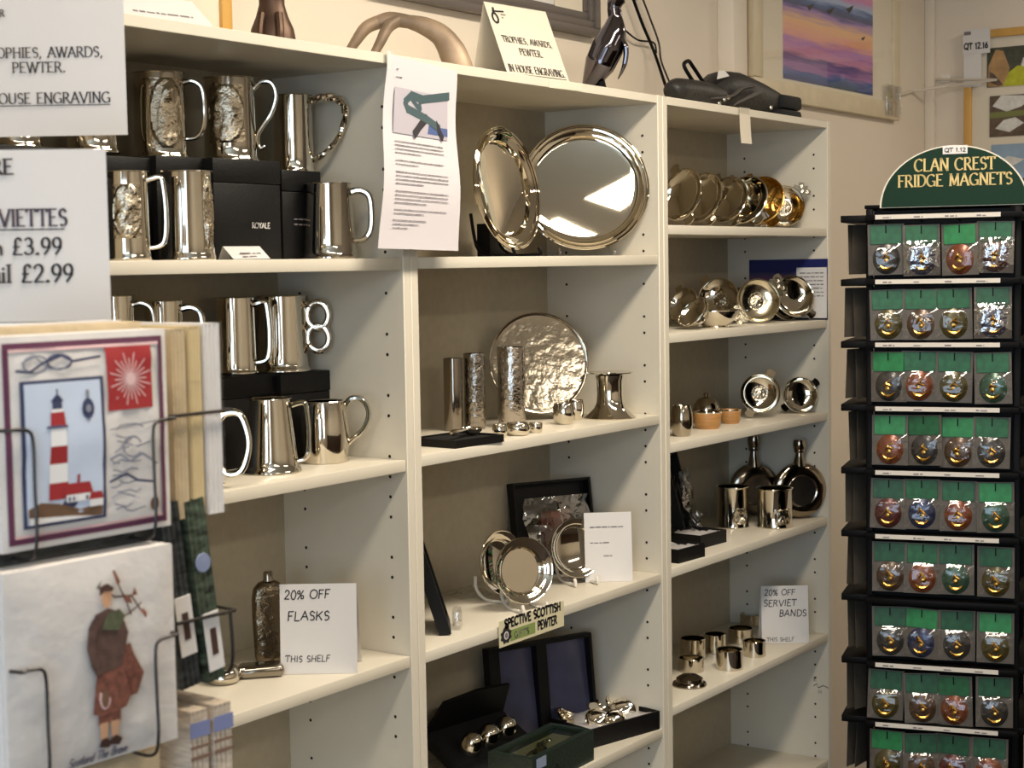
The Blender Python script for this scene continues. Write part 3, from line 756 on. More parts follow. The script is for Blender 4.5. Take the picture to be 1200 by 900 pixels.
# ---- boxed pieces on the lowest visible shelf of the middle bookcase
zz = Z['24']
P = at(638, .235, zz); P = at(640, .17, zz); s = mpp(P)
w_, h_ = .245, 112*s
t = thing('presentation_box', 'open black case lined with blue-grey satin, standing behind the cutlery box', 'box', P, R(-22))
BSAT = mat('blue_satin', (84, 84, 108), .3, .3, vary=.18, scale=12, bump=.4, bscale=18)
mb = MB(); ML = Rx(-6)
mb.box((-w_/2, .012, 0), (w_/2, .016, h_), BLK, ML)
for x0, x1 in ((-w_/2, -w_/2+.024), (-.012, .012), (w_/2-.006, w_/2)): mb.box((x0, -.006, 0), (x1, .012, h_), BLK, ML)
mb.box((-w_/2+.024, -.006, h_-.008), (-.012, .012, h_), BLK, ML).box((.012, -.006, h_-.008), (w_/2-.006, .012, h_), BLK, ML)
mb.build('lid', None, t)
for x0, x1 in ((-w_/2+.025, -.013), (.013, w_/2-.007)):
    MB().grid(lambda u, v: Vector((x0+(x1-x0)*u, .008+.003*math.sin(u*5+v*3), .004+(h_-.014)*v)), 10, 14, BSAT, ML).build('satin_panel', None, t)
# box of silver pieces on satin
P = pZ(712, 861, zz); P = Vector((P.x+.005, .105, zz)); P = at(702, .10, zz)
t = open_tray(P, .19, .15, .037, 'open black box crammed with wrapped pewter spoons and dishes', R(-14), liner=SATIN, name='cutlery_box')
rnd = random.Random(21)
for i, (dx, dy, rr, rz_, tl, lb) in enumerate([(-.075, .02, .021, 30, 38, 'bowl-shaped pewter piece at the left end of the cutlery box'), (-.04, -.03, .021, -20, 55, 'pewter piece tipped up at the near left of the cutlery box'), (.0, .0, .026, 15, 30, 'broad pewter piece in the middle of the cutlery box'), (.045, -.02, .023, -30, 50, 'pewter piece tipped up at the right of the cutlery box'), (.02, .04, .018, 60, 25, 'small pewter piece at the back of the cutlery box'), (-.055, .045, .019, 80, 35, 'pewter piece at the far left corner of the cutlery box'), (.07, .035, .017, 10, 40, 'pewter piece in the far right corner of the cutlery box'), (-.005, -.05, .017, -50, 62, 'small pewter piece at the near edge of the cutlery box')]):
    M0 = Rz(-14)
    q = P + M0 @ Vector((dx, dy, .036))
    o = MB().lathe([(0, -.006), (rr*.6, -.004), (rr*.92, .002), (rr, .006), (rr*.97, .0065), (rr*.86, .003), (rr*.5, -.002), (0, -.004)], PEW, M=Rz(rz_) @ Rx(tl), n=28, sx=1.25).build('pewter_dish', None)
    tag(o, lb, 'dish', q, 0, 'pieces in the cutlery box')
# black case with three bright thimbles
P = at(572, .165, zz)
t = thing('black_case', 'black padded case holding three bright thimbles, left on the lowest shelf', 'case', P, R(-8))
ML = T((0, 0, .034)) @ Rx(28)
mb = MB().bbox((-.105, -.055, -.02), (.105, .07, .004), .004, BLKC, ML); mb.build('case_base', None, t)
mb = MB(); mb.prism([(-.105, 0), (.105, 0), (.09, .07), (.0, .078), (-.085, .07)], .066, .072, BLK, ML); mb.build('case_lid', None, t)
for i, (x, lb) in enumerate([(-.052, 'leftmost of the three bright thimbles in the black case'), (.0, 'middle one of the three bright thimbles in the black case'), (.052, 'rightmost of the three bright thimbles in the black case')]):
    q = P + Rz(-8) @ (ML @ Vector((x, .0+.006*i, .004)))
    o = MB().lathe([(.022, 0), (.023, .003), (.0215, .014), (.018, .028), (.011, .036), (0, .0385)], PEW, M=Rx(25), n=28).build('thimble', None)
    tag(o, lb, 'thimble', q, R(-8), 'thimbles in the black case')
# dark green glass-lidded box in front
P = at(634, .055, zz)
GRN = mat('dark_green_leather', (30, 42, 34), .35, bump=.3, bscale=200)
FELT = mat('olive_felt', (112, 104, 74), .8)
t = thing('glass_lidded_box', 'dark green box with a glass lid over a pewter brooch, foremost on the lowest shelf', 'box', Vector((P.x, .052, zz)), R(2))
w_, d_, h_ = .215, .094, .058
mb = MB()
mb.box((-w_/2, -d_/2, 0), (w_/2, d_/2, .034), GRN)
mb.box((-w_/2, -d_/2, .034), (w_/2, -d_/2+.012, h_), GRN).box((-w_/2, d_/2-.012, .034), (w_/2, d_/2, h_), GRN)
mb.box((-w_/2, -d_/2+.012, .034), (-w_/2+.012, d_/2-.012, h_), GRN).box((w_/2-.012, -d_/2+.012, .034), (w_/2, d_/2-.012, h_), GRN)
mb.build('box_body', None, t)
MB().box((-w_/2+.012, -d_/2+.012, .034), (w_/2-.012, d_/2-.012, .042), FELT).build('felt', None, t)
MB().box((-w_/2+.010, -d_/2+.010, h_-.006), (w_/2-.010, d_/2-.010, h_-.004), clear('glass_lid', (235, 240, 235), .12, .02)).build('glass_lid', None, t)
MB().box((-w_/2+.012, -d_/2-.0006, .036), (-w_/2+.045, -d_/2-.0001, .055), mat('blue_grey_label', (130, 142, 165), .6)).build('label', None, t)
q = Vector((P.x, .052, zz+.0435))
mb = MB()
mb.tube(spline([(-.05, -.012, 0), (-.025, .004, .003), (.0, -.006, .004), (.022, .008, .003), (.05, .004, .002)], 5), .003, PEW, n=7)
for x, y, rr in ((-.05, -.012, .007), (0, 0, .010), (.013, .007, .009), (-.012, -.004, .008), (.05, .004, .006)): mb.lathe([(rr, 0), (rr*.8, rr*.5), (0, rr*.8)], PEW, M=T((x, y, 0)), n=14)
tag(mb.build('pewter_brooch', None), 'pewter brooch on olive felt under the glass lid', 'brooch', q, R(14))
P = pZ(536, 896, zz); P = Vector((P.x+.01, .035, zz))
o = MB().lathe([(0, 0), (.022, .001), (.03, .01), (.032, .02), (.031, .021), (.028, .011), (.02, .004), (0, .003)], PEWD, M=Rx(50) , n=30).build('pewter_dish', None)
tag(o, 'tilted pewter dish at the lower left, before the black case', 'dish', P+Vector((0, 0, .016)), R(-40))

# ---- two-handled bowls (quaichs) in the right bookcase
def lug(mb, r, side, m, style):
    """flat handle beyond the rim"""
    if style == 'plain': poly = [(r*.9, -.26*r), (r*1.1, -.2*r), (r*1.25, -.24*r), (r*1.33, -.1*r), (r*1.33, .1*r), (r*1.25, .24*r), (r*1.1, .2*r), (r*.9, .26*r)]
    else: poly = [(r*.84, -.4*r), (r*1.08, -.48*r), (r*1.16, -.32*r), (r*1.32, -.42*r), (r*1.46, -.26*r), (r*1.38, -.1*r), (r*1.52, 0), (r*1.38, .1*r), (r*1.46, .26*r), (r*1.32, .42*r), (r*1.16, .32*r), (r*1.08, .48*r), (r*.84, .4*r)]
    n = len(poly); zt, zb = 0.0, -.0022
    vs = [(side*x, y, zt) for x, y in poly]+[(side*x, y, zb) for x, y in poly]
    mb.add(vs, [tuple(range(n)), tuple(reversed(range(n, 2*n)))]+[(i, i+n, (i+1) % n+n, (i+1) % n) for i in range(n)], m)
    if style != 'plain':
        for x, y in ((1.15, 0), (1.28, .2), (1.28, -.2)): mb.lathe([(r*.1, 0), (r*.08, .0012), (r*.04, .0008), (0, 0.0006)], PEWR, M=T((side*x*r, y*r, 0)), n=10)
def quaich(P, r, label, yaw, lean, spin=20.0, depth=.5, style='plain', m=PEW, rimm=None, base_lift=None, boss=False, grp='two-handled bowls in the right bookcase', rz=FACE, upright=False):
    t = thing('quaich', label, 'bowl', P, rz, grp)
    if not upright:
        kk = max(1, (1.3 if style == 'plain' else 1.45)*abs(math.sin(R(spin)))+.22*abs(math.cos(R(spin)))); r = r*2/(1+kk)
    d = r*depth
    p = [(0, -d), (r*.5, -d), (r*.52, -d*.95), (r*.5, -d*.88), (r*.72, -d*.62), (r*.9, -d*.3), (r*.985, -d*.06), (r, 0), (r*.985, .0012), (r*.955, 0), (r*.86, -d*.3), (r*.66, -d*.6), (r*.3, -d*.78), (0, -d*.8)]
    if upright: M = T((0, 0, d)) @ Rz(spin)
    else: M = T((0, 0, r*kk*max(.25, math.cos(R(lean)))+d*.4*abs(math.sin(R(lean))))) @ Rz(yaw) @ Rx(90-lean) @ Rz(spin)
    mb = MB().lathe(p, m, M=M, n=48); mb.tube([(r*.975*math.cos(a_), r*.975*math.sin(a_), 0) for a_ in [2*math.pi*i/48 for i in range(48)]], r*.035, m, M=M, n=6, closed=True); mb.build('bowl', None, t)
    for sd in (-1, 1):
        mb = MB(); 
        lug(mb, r, sd, m, style)
        q = MB(); q.add(mb.v, [], None)
        for k, f in enumerate(mb.f): pass
        mb.v = [M @ v for v in mb.v]; mb.build('lug_handle', None, t)
    if boss:
        mb = MB(); mb.lathe([(r*.42, -d*.78), (r*.4, -d*.7), (r*.34, -d*.7), (r*.3, -d*.76), (r*.12, -d*.7), (0, -d*.66)], PEWR, M=M, n=26)
        for k in range(4): mb.lathe([(r*.1, -d*.77), (r*.07, -d*.64), (0, -d*.6)], PEWR, M=M @ Rz(k*90) @ T((r*.22, 0, 0)), n=10)
        mb.build('boss', None, t)
    return t
zz = Z['31']
for (pc, Y, yt, yw, ln, sp, dp, stl, mm, lb) in [
    (799, .13, 205, -52, 14, 122, .55, 'plain', PEW, 'two-handled bowl on edge, leftmost on the top row'),
    (822, .13, 210, -48, 18, 128, .6, 'plain', PEW, 'two-handled bowl on edge, second from the left on the top row'),
    (851, .13, 214, -40, 20, 125, .6, 'plain', PEW, 'two-handled bowl on edge with a round thumb-plate, third on the top row'),
    (872, .10, 214, -36, 22, 132, .6, 'plain', PEW, 'two-handled bowl leaning in the middle of the top row'),
    (892, .13, 213, -32, 18, 126, .55, 'plain', GOLD, 'gold-rimmed two-handled bowl on the top row'),
    (919, .12, 224, -6, 8, 40, .5, 'pierced', PEW, 'bowl with pierced handles, right end of the top row')]:
    P = at(pc, Y, zz); s = mpp(P); h = 272-yt; P = fit(pc, Y, zz, 1.565-h*.5*s*(.75 if yw > -20 else .5))
    quaich(P, h*.5*s/max(.3, math.cos(R(ln)))*1.02, lb, yw, ln, sp, dp, stl, mm, boss=(stl == 'pierced'))
zz = Z['32']
P = at(800, .15, zz); s = mpp(P); quaich(P, 24*s, 'two-handled bowl tipped at the left end of the second row', -50, 25, 125, .6)
P = at(812, .06, zz); quaich(P, 21*s, 'low two-handled bowl leaning in front at the left of the second row', -58, 40, 155, .6)
P = at(842, .16, zz); quaich(P, 28*s, 'two-handled bowl on edge behind the upright one in the second row', -22, 16, 128, .5, boss=True)
P = at(838, .055, zz); quaich(P, 29*s, 'two-handled bowl standing upright on the second row', 0, 0, 8, .68, upright=True)
P = at(889, .07, zz); s = mpp(P); quaich(P, 26*s, 'bowl with large cut-out handles and a thistle boss, facing out on the second row', 6, 10, 35, .4, style='pierced', boss=True, m=mat('bright_pewter', (232, 222, 196), .16, 1.0, bump=.08, bscale=60))
P = at(872, .19, zz); quaich(P, 21*s, 'two-handled bowl in the dark behind the thistle-boss bowl', 30, 20, 20, .5)
P = fit(931, .09, zz, 1.52); s = mpp(P); quaich(P, 27*s, 'two-handled bowl on edge before the sunset leaflet', 16, 18, 130, .55)
P = fit(921, .15, zz, 1.52); quaich(P, 22*s, 'two-handled bowl behind the one before the sunset leaflet', 24, 14, 150, .5)
# sunset leaflet propped on the right side panel
XS = 1.6-PT-.001-.0025
A, B = pX(878, 305, XS), pX(970, 306, XS)
SUN = ramp_mat('leaflet_sunset', 2, [(0, (26, 24, 52)), (.3, (40, 34, 66)), (.5, (128, 66, 76)), (.7, (120, 80, 104)), (.85, (60, 60, 100)), (.88, (28, 36, 92)), (1, (28, 36, 92))], noise=20, amount=.05, lo=0, hi=.13)
ya, yb_ = A.y, B.y
hgt = A.z-Z['32']
t = thing('leaflet', 'leaflet with a sunset photograph and a pale text panel, propped on the right side panel', 'leaflet', (XS, (ya+yb_)/2, Z['32']+.0005), R(-90))
hw = abs(ya-yb_)/2
MB().box((-hw, -.0008, 0), (hw, 0, hgt), SUN).build('cover', None, t)
mb = MB(); ff = flat_fn(.0012)
rect(mb, ff, hw*.22, .004, hw*.98, hgt*.86, PAPER)
mb.build('text_panel', None, t)
mb = MB(); f2 = flat_fn(.0016); body_lines(mb, f2, hw*.3, hw*.9, hgt*.76, .004, .009, 8, GREYINK, 6)
mb.poly([(-hw*.45, hgt*.45), (-hw*.05, hgt*.45), (-hw*.15, hgt*.58), (-hw*.15, hgt*.75), (-hw*.35, hgt*.75), (-hw*.37, hgt*.58)], f2, mat('pale_pink_print', (176, 140, 146), .5)); mb.build('print', None, t)

zz = Z['33']
P = pZ(799, 511, zz); s = mpp(P)
cup(P, 11.5*s, 36*s, 'small ball-shaped pot at the left end of the third row', name='small_pot', cat='pot', grp=None, bulge=.3, m=HAMM)
WOODB = mat('warm_wood', (176, 128, 74), .4, vary=.2, scale=30, stretch=(1, 1, 6))
def wood_bowl(P, w_, h_, label):
    t = thing('wooden_bowl', label, 'bowl', P, FACE, 'wooden bowls on the third row')
    r = w_/2
    MB().lathe([(0, 0), (r*.78, 0), (r*.88, h_*.2), (r, h_*.95), (r*.97, h_), (r*.9, h_*.9), (r*.75, h_*.3), (0, h_*.25)], WOODB, n=36).build('body', None, t)
    MB().lathe([(r*.985, h_*.9), (r*1.02, h_*.97), (r*1.0, h_*1.03), (r*.93, h_*1.0)], PEW, n=36).build('metal_rim', None, t)
    return t
P = pZ(829, 502, zz); s = mpp(P); wood_bowl(P, 34*s, 20*s, 'light wooden bowl with a pewter rim, in front on the third row')
rr = 12*s
t = thing('quaich', 'small two-handled bowl heaped in the front wooden bowl', 'bowl', P+Vector((0, 0, 8*s)), FACE)
MB().lathe([(0, 0), (rr*.6, 0), (rr*.9, rr*.4), (rr, rr*.8), (rr*.97, rr*.82), (rr*.8, rr*.45), (0, rr*.15)], PEWD, M=T((0, 0, .006)), n=30).build('bowl', None, t)
for sd in (-1, 1): MB().bbox((sd*rr*.9-.006, -.006, rr*.82), (sd*rr*.9+.006, .006, rr*.9), .001, PEWD).build('lug_handle', None, t)
o = MB().lathe([(0, 0), (.7*rr, .1*rr), (rr, .6*rr), (rr*.95, 1.0*rr), (.6*rr, 1.4*rr), (.2*rr, 1.5*rr), (.22*rr, 1.7*rr), (0, 1.8*rr)], HAMM, n=28).build('lidded_pot', None)
tag(o, 'small dark lidded pot behind the front wooden bowl', 'pot', at(828, .16, zz), FACE); o.scale = (1.4, 1.4, 1.65)
P = pZ(856, 496, zz); wood_bowl(P, 26*s, 17*s, 'smaller dark wooden bowl behind the front one on the third row')
P = at(891, .08, zz); s = mpp(P); quaich(P, 26*s, 'larger two-handled bowl facing out on the third row', -4, 6, 62, .5, boss=True)
P = fit(938, .07, zz, 1.535); s = mpp(P); quaich(P, 21*s, 'smaller two-handled bowl facing out, right end of the third row', 8, 10, 36, .5)

# ---- flasks, beakers and boxes
zz = Z['34']
def round_flask(P, r, h, label, m):
    t = thing('round_flask', label, 'flask', P, FACE+R(14), 'round flasks on the fourth row')
    ML = T((0, 0, r+.001)) @ Rx(90)
    MB().lathe([(0, .013), (r*.5, .0135), (r*.56, .016), (r*.6, .0175), (r*.85, .015), (r*.96, .010), (r, 0), (r*.96, -.010), (r*.85, -.015), (0, -.016)], m, M=ML, n=56).build('body', None, t)
    k = (h-2*r)
    MB().lathe([(.016, 2*r-.008), (.0125, 2*r+k*.12), (.010, 2*r+k*.3), (.0095, 2*r+k*.42)], m, n=26).build('neck', None, t)
    MB().lathe([(.0, 2*r+k*.42), (.012, 2*r+k*.43), (.0135, 2*r+k*.5), (.0125, 2*r+k*.56), (.0145, 2*r+k*.62), (.0155, 2*r+k*.8), (.013, h*.995), (0, h)], m, n=26).build('stopper', None, t)
    MB().lathe([(0, .0142), (r*.5, .0146), (r*.53, .0150), (r*.55, .0142)], mat('satin_pewter', (200, 192, 186), .2, 1.0), M=ML, n=48).build('engraving_disc', None, t)
    return t
P = fit(937, .07, zz, 1.537); s = mpp(P)
round_flask(P, 33*s, 93*s, 'larger round flask with a pale disc, right end of the fourth row', mat('gunmetal_pewter', (160, 148, 130), .08, 1.0))
P = at(884, .17, zz)
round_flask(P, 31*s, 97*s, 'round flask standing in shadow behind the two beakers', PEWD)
def beaker(pc, yb, yt, wpx, label):
    P = pZ(pc, yb, zz); s = mpp(P); r = wpx*s/2; h = (yb-yt)*s
    t = thing('beaker', label, 'beaker', P, FACE, 'beakers on the fourth row')
    MB().lathe([(0, 0), (r*.96, 0), (r, .002), (r*.97, .006), (r*.97, h*.94), (r*1.03, h*.985), (r*1.02, h), (r*.96, h*.985), (r*.93, .008), (0, .006)], PEW, n=44).build('body', None, t)
    mb = MB(); relief(mb, h, r*.97, r*.97, -70, 30, h*.1, h*.5, pc, PEWR); mb.build('relief_medallion', None, t)
beaker(859, 617, 569, 38, 'pewter beaker on the left of the pair before the round flasks')
beaker(908, 617, 571, 42, 'pewter beaker on the right of the pair before the round flasks')
P = pZ(801, 655, zz)
t = open_tray(Vector((P.x, .055, zz)), .10, .085, .028, 'small black box of satin at the left of the fourth row, nearest the edge', R(-4), liner=SATIN, name='gift_box', grp='black gift boxes on the fourth row')
P = pZ(835, 640, zz)
t = open_tray(Vector((P.x+.012, .10, zz)), .105, .09, .028, 'small black box of satin on the fourth row, left of the beakers', R(-4), liner=SATIN, name='gift_box', grp='black gift boxes on the fourth row')
P = at(806, .17, zz); s = mpp(P)
t = thing('presentation_box', 'black framed box leaning behind the small gift boxes, its pewter wrapped in clear film', 'box', P, R(20))
ML = Rx(-14); h_ = 102*s; w_ = .15
mb = MB()
mb.box((-w_/2, .012, 0), (w_/2, .016, h_), BLK, ML)
for a_, b_ in (((-w_/2, -.01, 0), (-w_/2+.014, .012, h_)), ((w_/2-.014, -.01, 0), (w_/2, .012, h_)), ((-w_/2+.014, -.01, 0), (w_/2-.014, .012, .012)), ((-w_/2+.014, -.01, h_-.012), (w_/2-.014, .012, h_))): mb.box(a_, b_, BLK, ML)
mb.build('box_shell', None, t)
MB().lathe([(0, 0), (.028, 0), (.034, .006), (.038, .01), (.03, .008), (0, .005)], PEWD, M=ML @ T((.01, .01, h_*.45)) @ Rx(90), n=36, sy=1.3).build('pewter_plaque', None, t)
g3 = {(i, j): rnd.uniform(-.008, .008) for i in range(12) for j in range(12)}
MB().grid(lambda u, v: Vector(((u-.5)*w_*.9, -.024+g3[(round(u*11), round(v*11))], .004+v*h_*.72)), 11, 11, CELLO, ML).build('cellophane', None, t)

# ---- napkin rings and lids
zz = Z['35']
def ring(pc, yb, wpx, hpx, label, Y=None, tilt=0.0):
    P = pZ(pc, yb, zz) if Y is None else at(pc, Y, zz); s = mpp(P); r = wpx*s/2; h = hpx*s
    o = MB().lathe([(r*.97, 0), (r, .001), (r*.98, h*.5), (r, h-.001), (r*.97, h), (r*.9, h-.001), (r*.88, h*.5), (r*.9, .001), (r*.97, 0)], PEW, M=Rx(tilt), n=40).build('napkin_ring', None)
    return tag(o, label, 'ring', P+Vector((0, 0, r*abs(math.sin(R(tilt))))), FACE, 'napkin rings on the fifth row')
ring(855, 783, 32, 23, 'napkin ring nearest the edge in the middle of the fifth row')
ring(884, 768, 27, 18, 'napkin ring right of the middle one, before the handwritten card')
ring(838, 764, 26, 22, 'napkin ring behind the middle one on the fifth row')
ring(812, 771, 30, 24, 'tall napkin ring at the left of the fifth row')
ring(810, 786, 30, 16, 'low napkin ring behind the domed lid')
ring(868, 752, 30, 17, 'napkin ring in the rear pair on the fifth row')
ring(880, 742, 26, 14, 'rearmost napkin ring, half behind the card', Y=.2)
P = pZ(808, 803, zz); s = mpp(P); r = 20*s
o = MB().lathe([(0, 0), (r, 0), (r*1.02, .003), (r*.96, .007), (r*.8, .009), (r*.78, .016), (r*.5, .022), (0, .024)], PEWD, n=40).build('domed_lid', None)
tag(o, 'low domed pewter lid at the front left of the fifth row', 'lid', P, 0)
P = pZ(795, 797, zz)
tent_card(893, 948, 754, 687, zz, 'white folded card handwritten about bands, right end of the fifth row', [('20% OFF', .07, .84, .1), ('SERVIET', .05, .65, .11), ('BANDS', .38, .47, .11), ('THIS SHELF', .1, .04, .065)], depth=.05)
P = at(792, .12, Z['36']); s = mpp(P)
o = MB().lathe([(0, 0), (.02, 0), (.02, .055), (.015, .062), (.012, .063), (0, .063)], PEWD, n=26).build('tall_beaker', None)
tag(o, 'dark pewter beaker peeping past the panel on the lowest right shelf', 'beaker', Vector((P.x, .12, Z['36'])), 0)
# handwriting on the side panel
mb = MB(); XP = 1.6-PT-.001-.0006
A = pX(948, 806, XP)
fw = lambda u, v: Vector((XP, A.y-.012-u*.42, A.z+v))
text(mb, fw, 'NT', 0, .018, .011, INK, thick=.14, style='plain', jit=.06)
line(mb, fw, spline([(0, .006, 0), (.02, .012, 0), (.03, .004, 0), (.06, .01, 0), (.09, .006, 0)], 4) and [(v.x, v.y) for v in spline([(0, .006, 0), (.02, .012, 0), (.03, .004, 0), (.06, .01, 0), (.09, .006, 0)], 4)], .002, INK)
text(mb, fw, 'A A', .03, -.01, .008, INK, thick=.14, style='plain', jit=.06)
cases = [o for o in COL.objects if o.name.startswith('bookcase') and o.type == 'EMPTY']
for v in range(len(mb.v)): mb.v[v] = mb.v[v]-Vector((.8, 0, 0))
mb.build('pencilled_note', None, [c for c in cases if abs(c.location.x-.8) < .01][0])
# ================================================================== ON TOP OF THE BOOKCASES
def from_px(pts, t): return [pD(x, y, t) for x, y in pts]
P = at(200, .10, TOPZ); tdep = (P-CAM).dot(_f); s = tdep/F_PX
# tented notice at the far left
A, B = at(150, .06, TOPZ), at(252, .06, TOPZ)
t = thing('notice_card', 'white folded notice lying low on top of the left bookcase', 'card', Vector(((A.x+B.x)/2, .06, TOPZ)), R(-8))
w_ = B.x-A.x; h_ = .05
MB().grid(lambda u, v: Vector(((u-.5)*w_*(1-.12*v), .05*v, h_*v+.0005)), 4, 4, PAPER).grid(lambda u, v: Vector(((u-.5)*w_*(1-.12*v), .1-.05*v, h_*v+.0005)), 4, 4, PAPER).build('leaf', None, t)
mb = MB(); fq = lambda u, v: Vector((u, v*1.0-.0009, v))
body_lines(mb, fq, -w_*.3, w_*.32, .022, .004, .012, 2, GREYINK, 3); mb.build('lettering', None, t)
# wooden edge of a frame
P = at(268, .14, TOPZ); OCH = mat('ochre_wood', (206, 160, 84), .45, vary=.15, scale=12, stretch=(1, 1, .1))
t = thing('picture_frame', 'ochre wooden frame standing on the left bookcase behind the notice', 'frame', P, FACE+R(62))
mb = MB(); hF, wF = .24, .18
mb.bbox((-.012, 0, 0), (.012, .016, hF), .002, OCH).bbox((-wF-.012, 0, 0), (-wF+.012, .016, hF), .002, OCH).bbox((-wF+.012, 0, 0), (-.012, .016, .022), .002, OCH).bbox((-wF+.012, 0, hF-.022), (-.012, .016, hF), .002, OCH)
mb.build('frame_border', None, t)
MB().box((-wF+.012, .006, .022), (-.012, .009, hF-.022), CREAMP).build('mount', None, t)
# dark bronze seated animal, only its lower body in the photograph
P = at(320, .13, TOPZ); tdep = (P-CAM).dot(_f); s = tdep/F_PX
t = thing('bronze_figure', 'dark bronze seated animal on top of the left bookcase', 'sculpture', P, FACE)
prof = [(.0, 0), (27*s, 0), (28*s, 4*s), (27.5*s, 14*s), (25*s, 28*s), (19*s, 42*s), (15*s, 56*s), (15*s, 66*s), (17*s, 76*s), (14*s, 90*s), (0, 98*s)]
MB().lathe(prof, BRONZE, n=36, sy=.8).build('body', None, t)
for sx in (-1, 1): MB().tube(spline([(sx*10*s, -16*s, 44*s), (sx*12*s, -23*s, 22*s), (sx*11*s, -25*s, 6*s), (sx*12*s, -31*s, 3*s)], 4), lerp_list([5*s, 5*s, 4*s, 4*s], 13), BRONZE, n=9).build('front_leg', None, t)
MB().tube(spline([(18*s, 10*s, 5*s), (26*s, -4*s, 6*s), (30*s, -16*s, 3*s)], 4), lerp_list([5*s, 4*s, 1*s], 9), BRONZE, n=8).build('tail', None, t)
for sx in (-1, 1): MB().lathe([(5*s, 0), (3*s, 6*s), (0, 11*s)], BRONZE, M=T((sx*8*s, 0, 88*s)), n=10).build('ear', None, t)
# arching bronze otter
P = at(475, .12, TOPZ); tdep = (P-CAM).dot(_f); s = tdep/F_PX
t = thing('bronze_figure', 'mottled bronze figure arching over on two thin legs, at the joint of the bookcases', 'sculpture', P, FACE)
def lp(x, y, d=0): return Vector(((x-475)*s, d, (66-y)*s))
body = spline([lp(440, 10, 0), lp(458, 6), lp(480, 9), lp(500, 15), lp(518, 26), lp(530, 44), lp(537, 62), lp(540, 75)], 6)
MB().tube(body, lerp_list([7*s, 9*s, 8*s, 11*s, 13*s, 16*s, 17*s, 17*s], len(body)), BRONZEP, n=14).build('body', None, t)
for pts, d in (([(444, 9), (430, 16), (417, 33), (405, 52)], -.012), ([(470, 6), (457, 15), (447, 35), (436, 56)], -.03)):
    q = spline([lp(x, y, d*i/3) for i, (x, y) in enumerate(pts)], 5); MB().tube(q, lerp_list([8*s, 7.5*s, 6*s, 4.5*s], len(q)), BRONZEP, n=10).build('leg', None, t)
# shop notice repeated on the top of the middle bookcase
P = pY(633, 95, .03); A, B = at(592, .03, TOPZ), at(680, .03, TOPZ)
w_ = .17; t = thing('notice_card', 'cream card headed with a small logo, leaning back on top of the middle bookcase', 'card', Vector(((A.x+B.x)/2-.005, .035, TOPZ)), R(-6))
h_ = .135
MB().grid(lambda u, v: Vector(((u-.5)*w_, .055*v, h_*v+.0005)), 4, 6, CREAMP).build('front_leaf', None, t)
MB().grid(lambda u, v: Vector(((u-.5)*w_, .085-.03*v, h_*v+.0005)), 4, 6, CREAMP).build('back_leaf', None, t)
fq = lambda u, v: Vector((u, v*.055/h_-.0012, v))
mb = MB(); text(mb, fq, 'TROPHIES, AWARDS,', 0, .066, .0105, INK, thick=.16, thin=.07, align='c'); text(mb, fq, 'PEWTER.', 0, .045, .0115, INK, thick=.16, thin=.07, align='c')
text(mb, fq, 'IN HOUSE ENGRAVING.', 0, .012, .0125, INK, thick=.16, thin=.07, align='c', sx=.84); rect(mb, fq, -.076, .0075, .078, .0085, INK); mb.build('lettering', None, t)
mb = MB(); line(mb, fq, arc(-.068, .108, .007, .009, 60, 420, 10), .004, INK); line(mb, fq, [(-.07, .12), (-.04, .122)], .003, INK); line(mb, fq, [(-.068, .118), (-.066, .126)], .005, INK)
body_lines(mb, fq, -.05, -.036, .115, .003, .006, 2, GREYINK, 2); mb.build('logo', None, t)
MB().box((-.02, -.037, -.016), (.075, -.0362, -.002), CREAMP).build('tape_strip', None, t)
# dark steel bird
P = at(708, .11, TOPZ); tdep = (P-CAM).dot(_f); s = tdep/F_PX
t = thing('steel_bird', 'polished dark metal bird standing on top of the middle bookcase', 'sculpture', P, FACE)
def lp(x, y, d=0): return Vector(((x-708)*s, d, (101-y)*s))
q = spline([lp(684, 94), lp(692, 82), lp(703, 62), lp(713, 42), lp(720, 24), lp(722, 8), lp(721, -4), lp(724, -14), lp(730, -22)], 6)
MB().tube(q, lerp_list([2.5*s, 10*s, 18*s, 19*s, 15*s, 8.5*s, 8*s, 11*s, 7*s], len(q)), STEEL, n=20).build('body', None, t)
MB().tube([lp(730, -20), lp(740, -18), lp(748, -12)], [6*s, 4*s, .6*s], BLKM, n=10).build('beak', None, t)
MB().tube(spline([lp(722, 26, -.012), lp(733, 42, -.014), lp(732, 62, -.012), lp(724, 80, -.01)], 5), lerp_list([3*s, 7*s, 6*s, 1*s], 16), STEEL, n=10, flat=.5).build('wing', None, t)
for d in (-.008, .01):
    MB().tube(spline([lp(704, 82, d), lp(708, 94, d), lp(707, 99, d), lp(724, 100, d), lp(732, 101, d)], 4), lerp_list([5*s, 3.5*s, 3*s, 3*s, 1*s], 17), BLKM, n=9).build('foot', None, t)
# cables
def cable(px, dep, rad, label, m, name='cable'):
    pts = spline([pY(x, y, Y) for (x, y), Y in zip(px, dep)], 6)
    o = MB().tube(pts, rad, m, n=6).build(name, None); return tag(o, label, 'cable')
cable([(739, -10), (752, 26), (767, 62), (781, 104)], [.262, .262, .255, .2], .0035, 'black cable hanging down the wall to the black bag, right of the steel bird', BLKM)
cable([(750, -10), (762, 22), (772, 50), (775, 72), (787, 102)], [.27, .27, .268, .26, .22], .0022, 'thin grey cable running down beside the black one', WIRE)
cable([(733, 36), (748, 47), (766, 50), (769, 62)], [.272, .272, .27, .262], .0022, 'short thin dark cable looping across the wall behind the steel bird', BLKM)
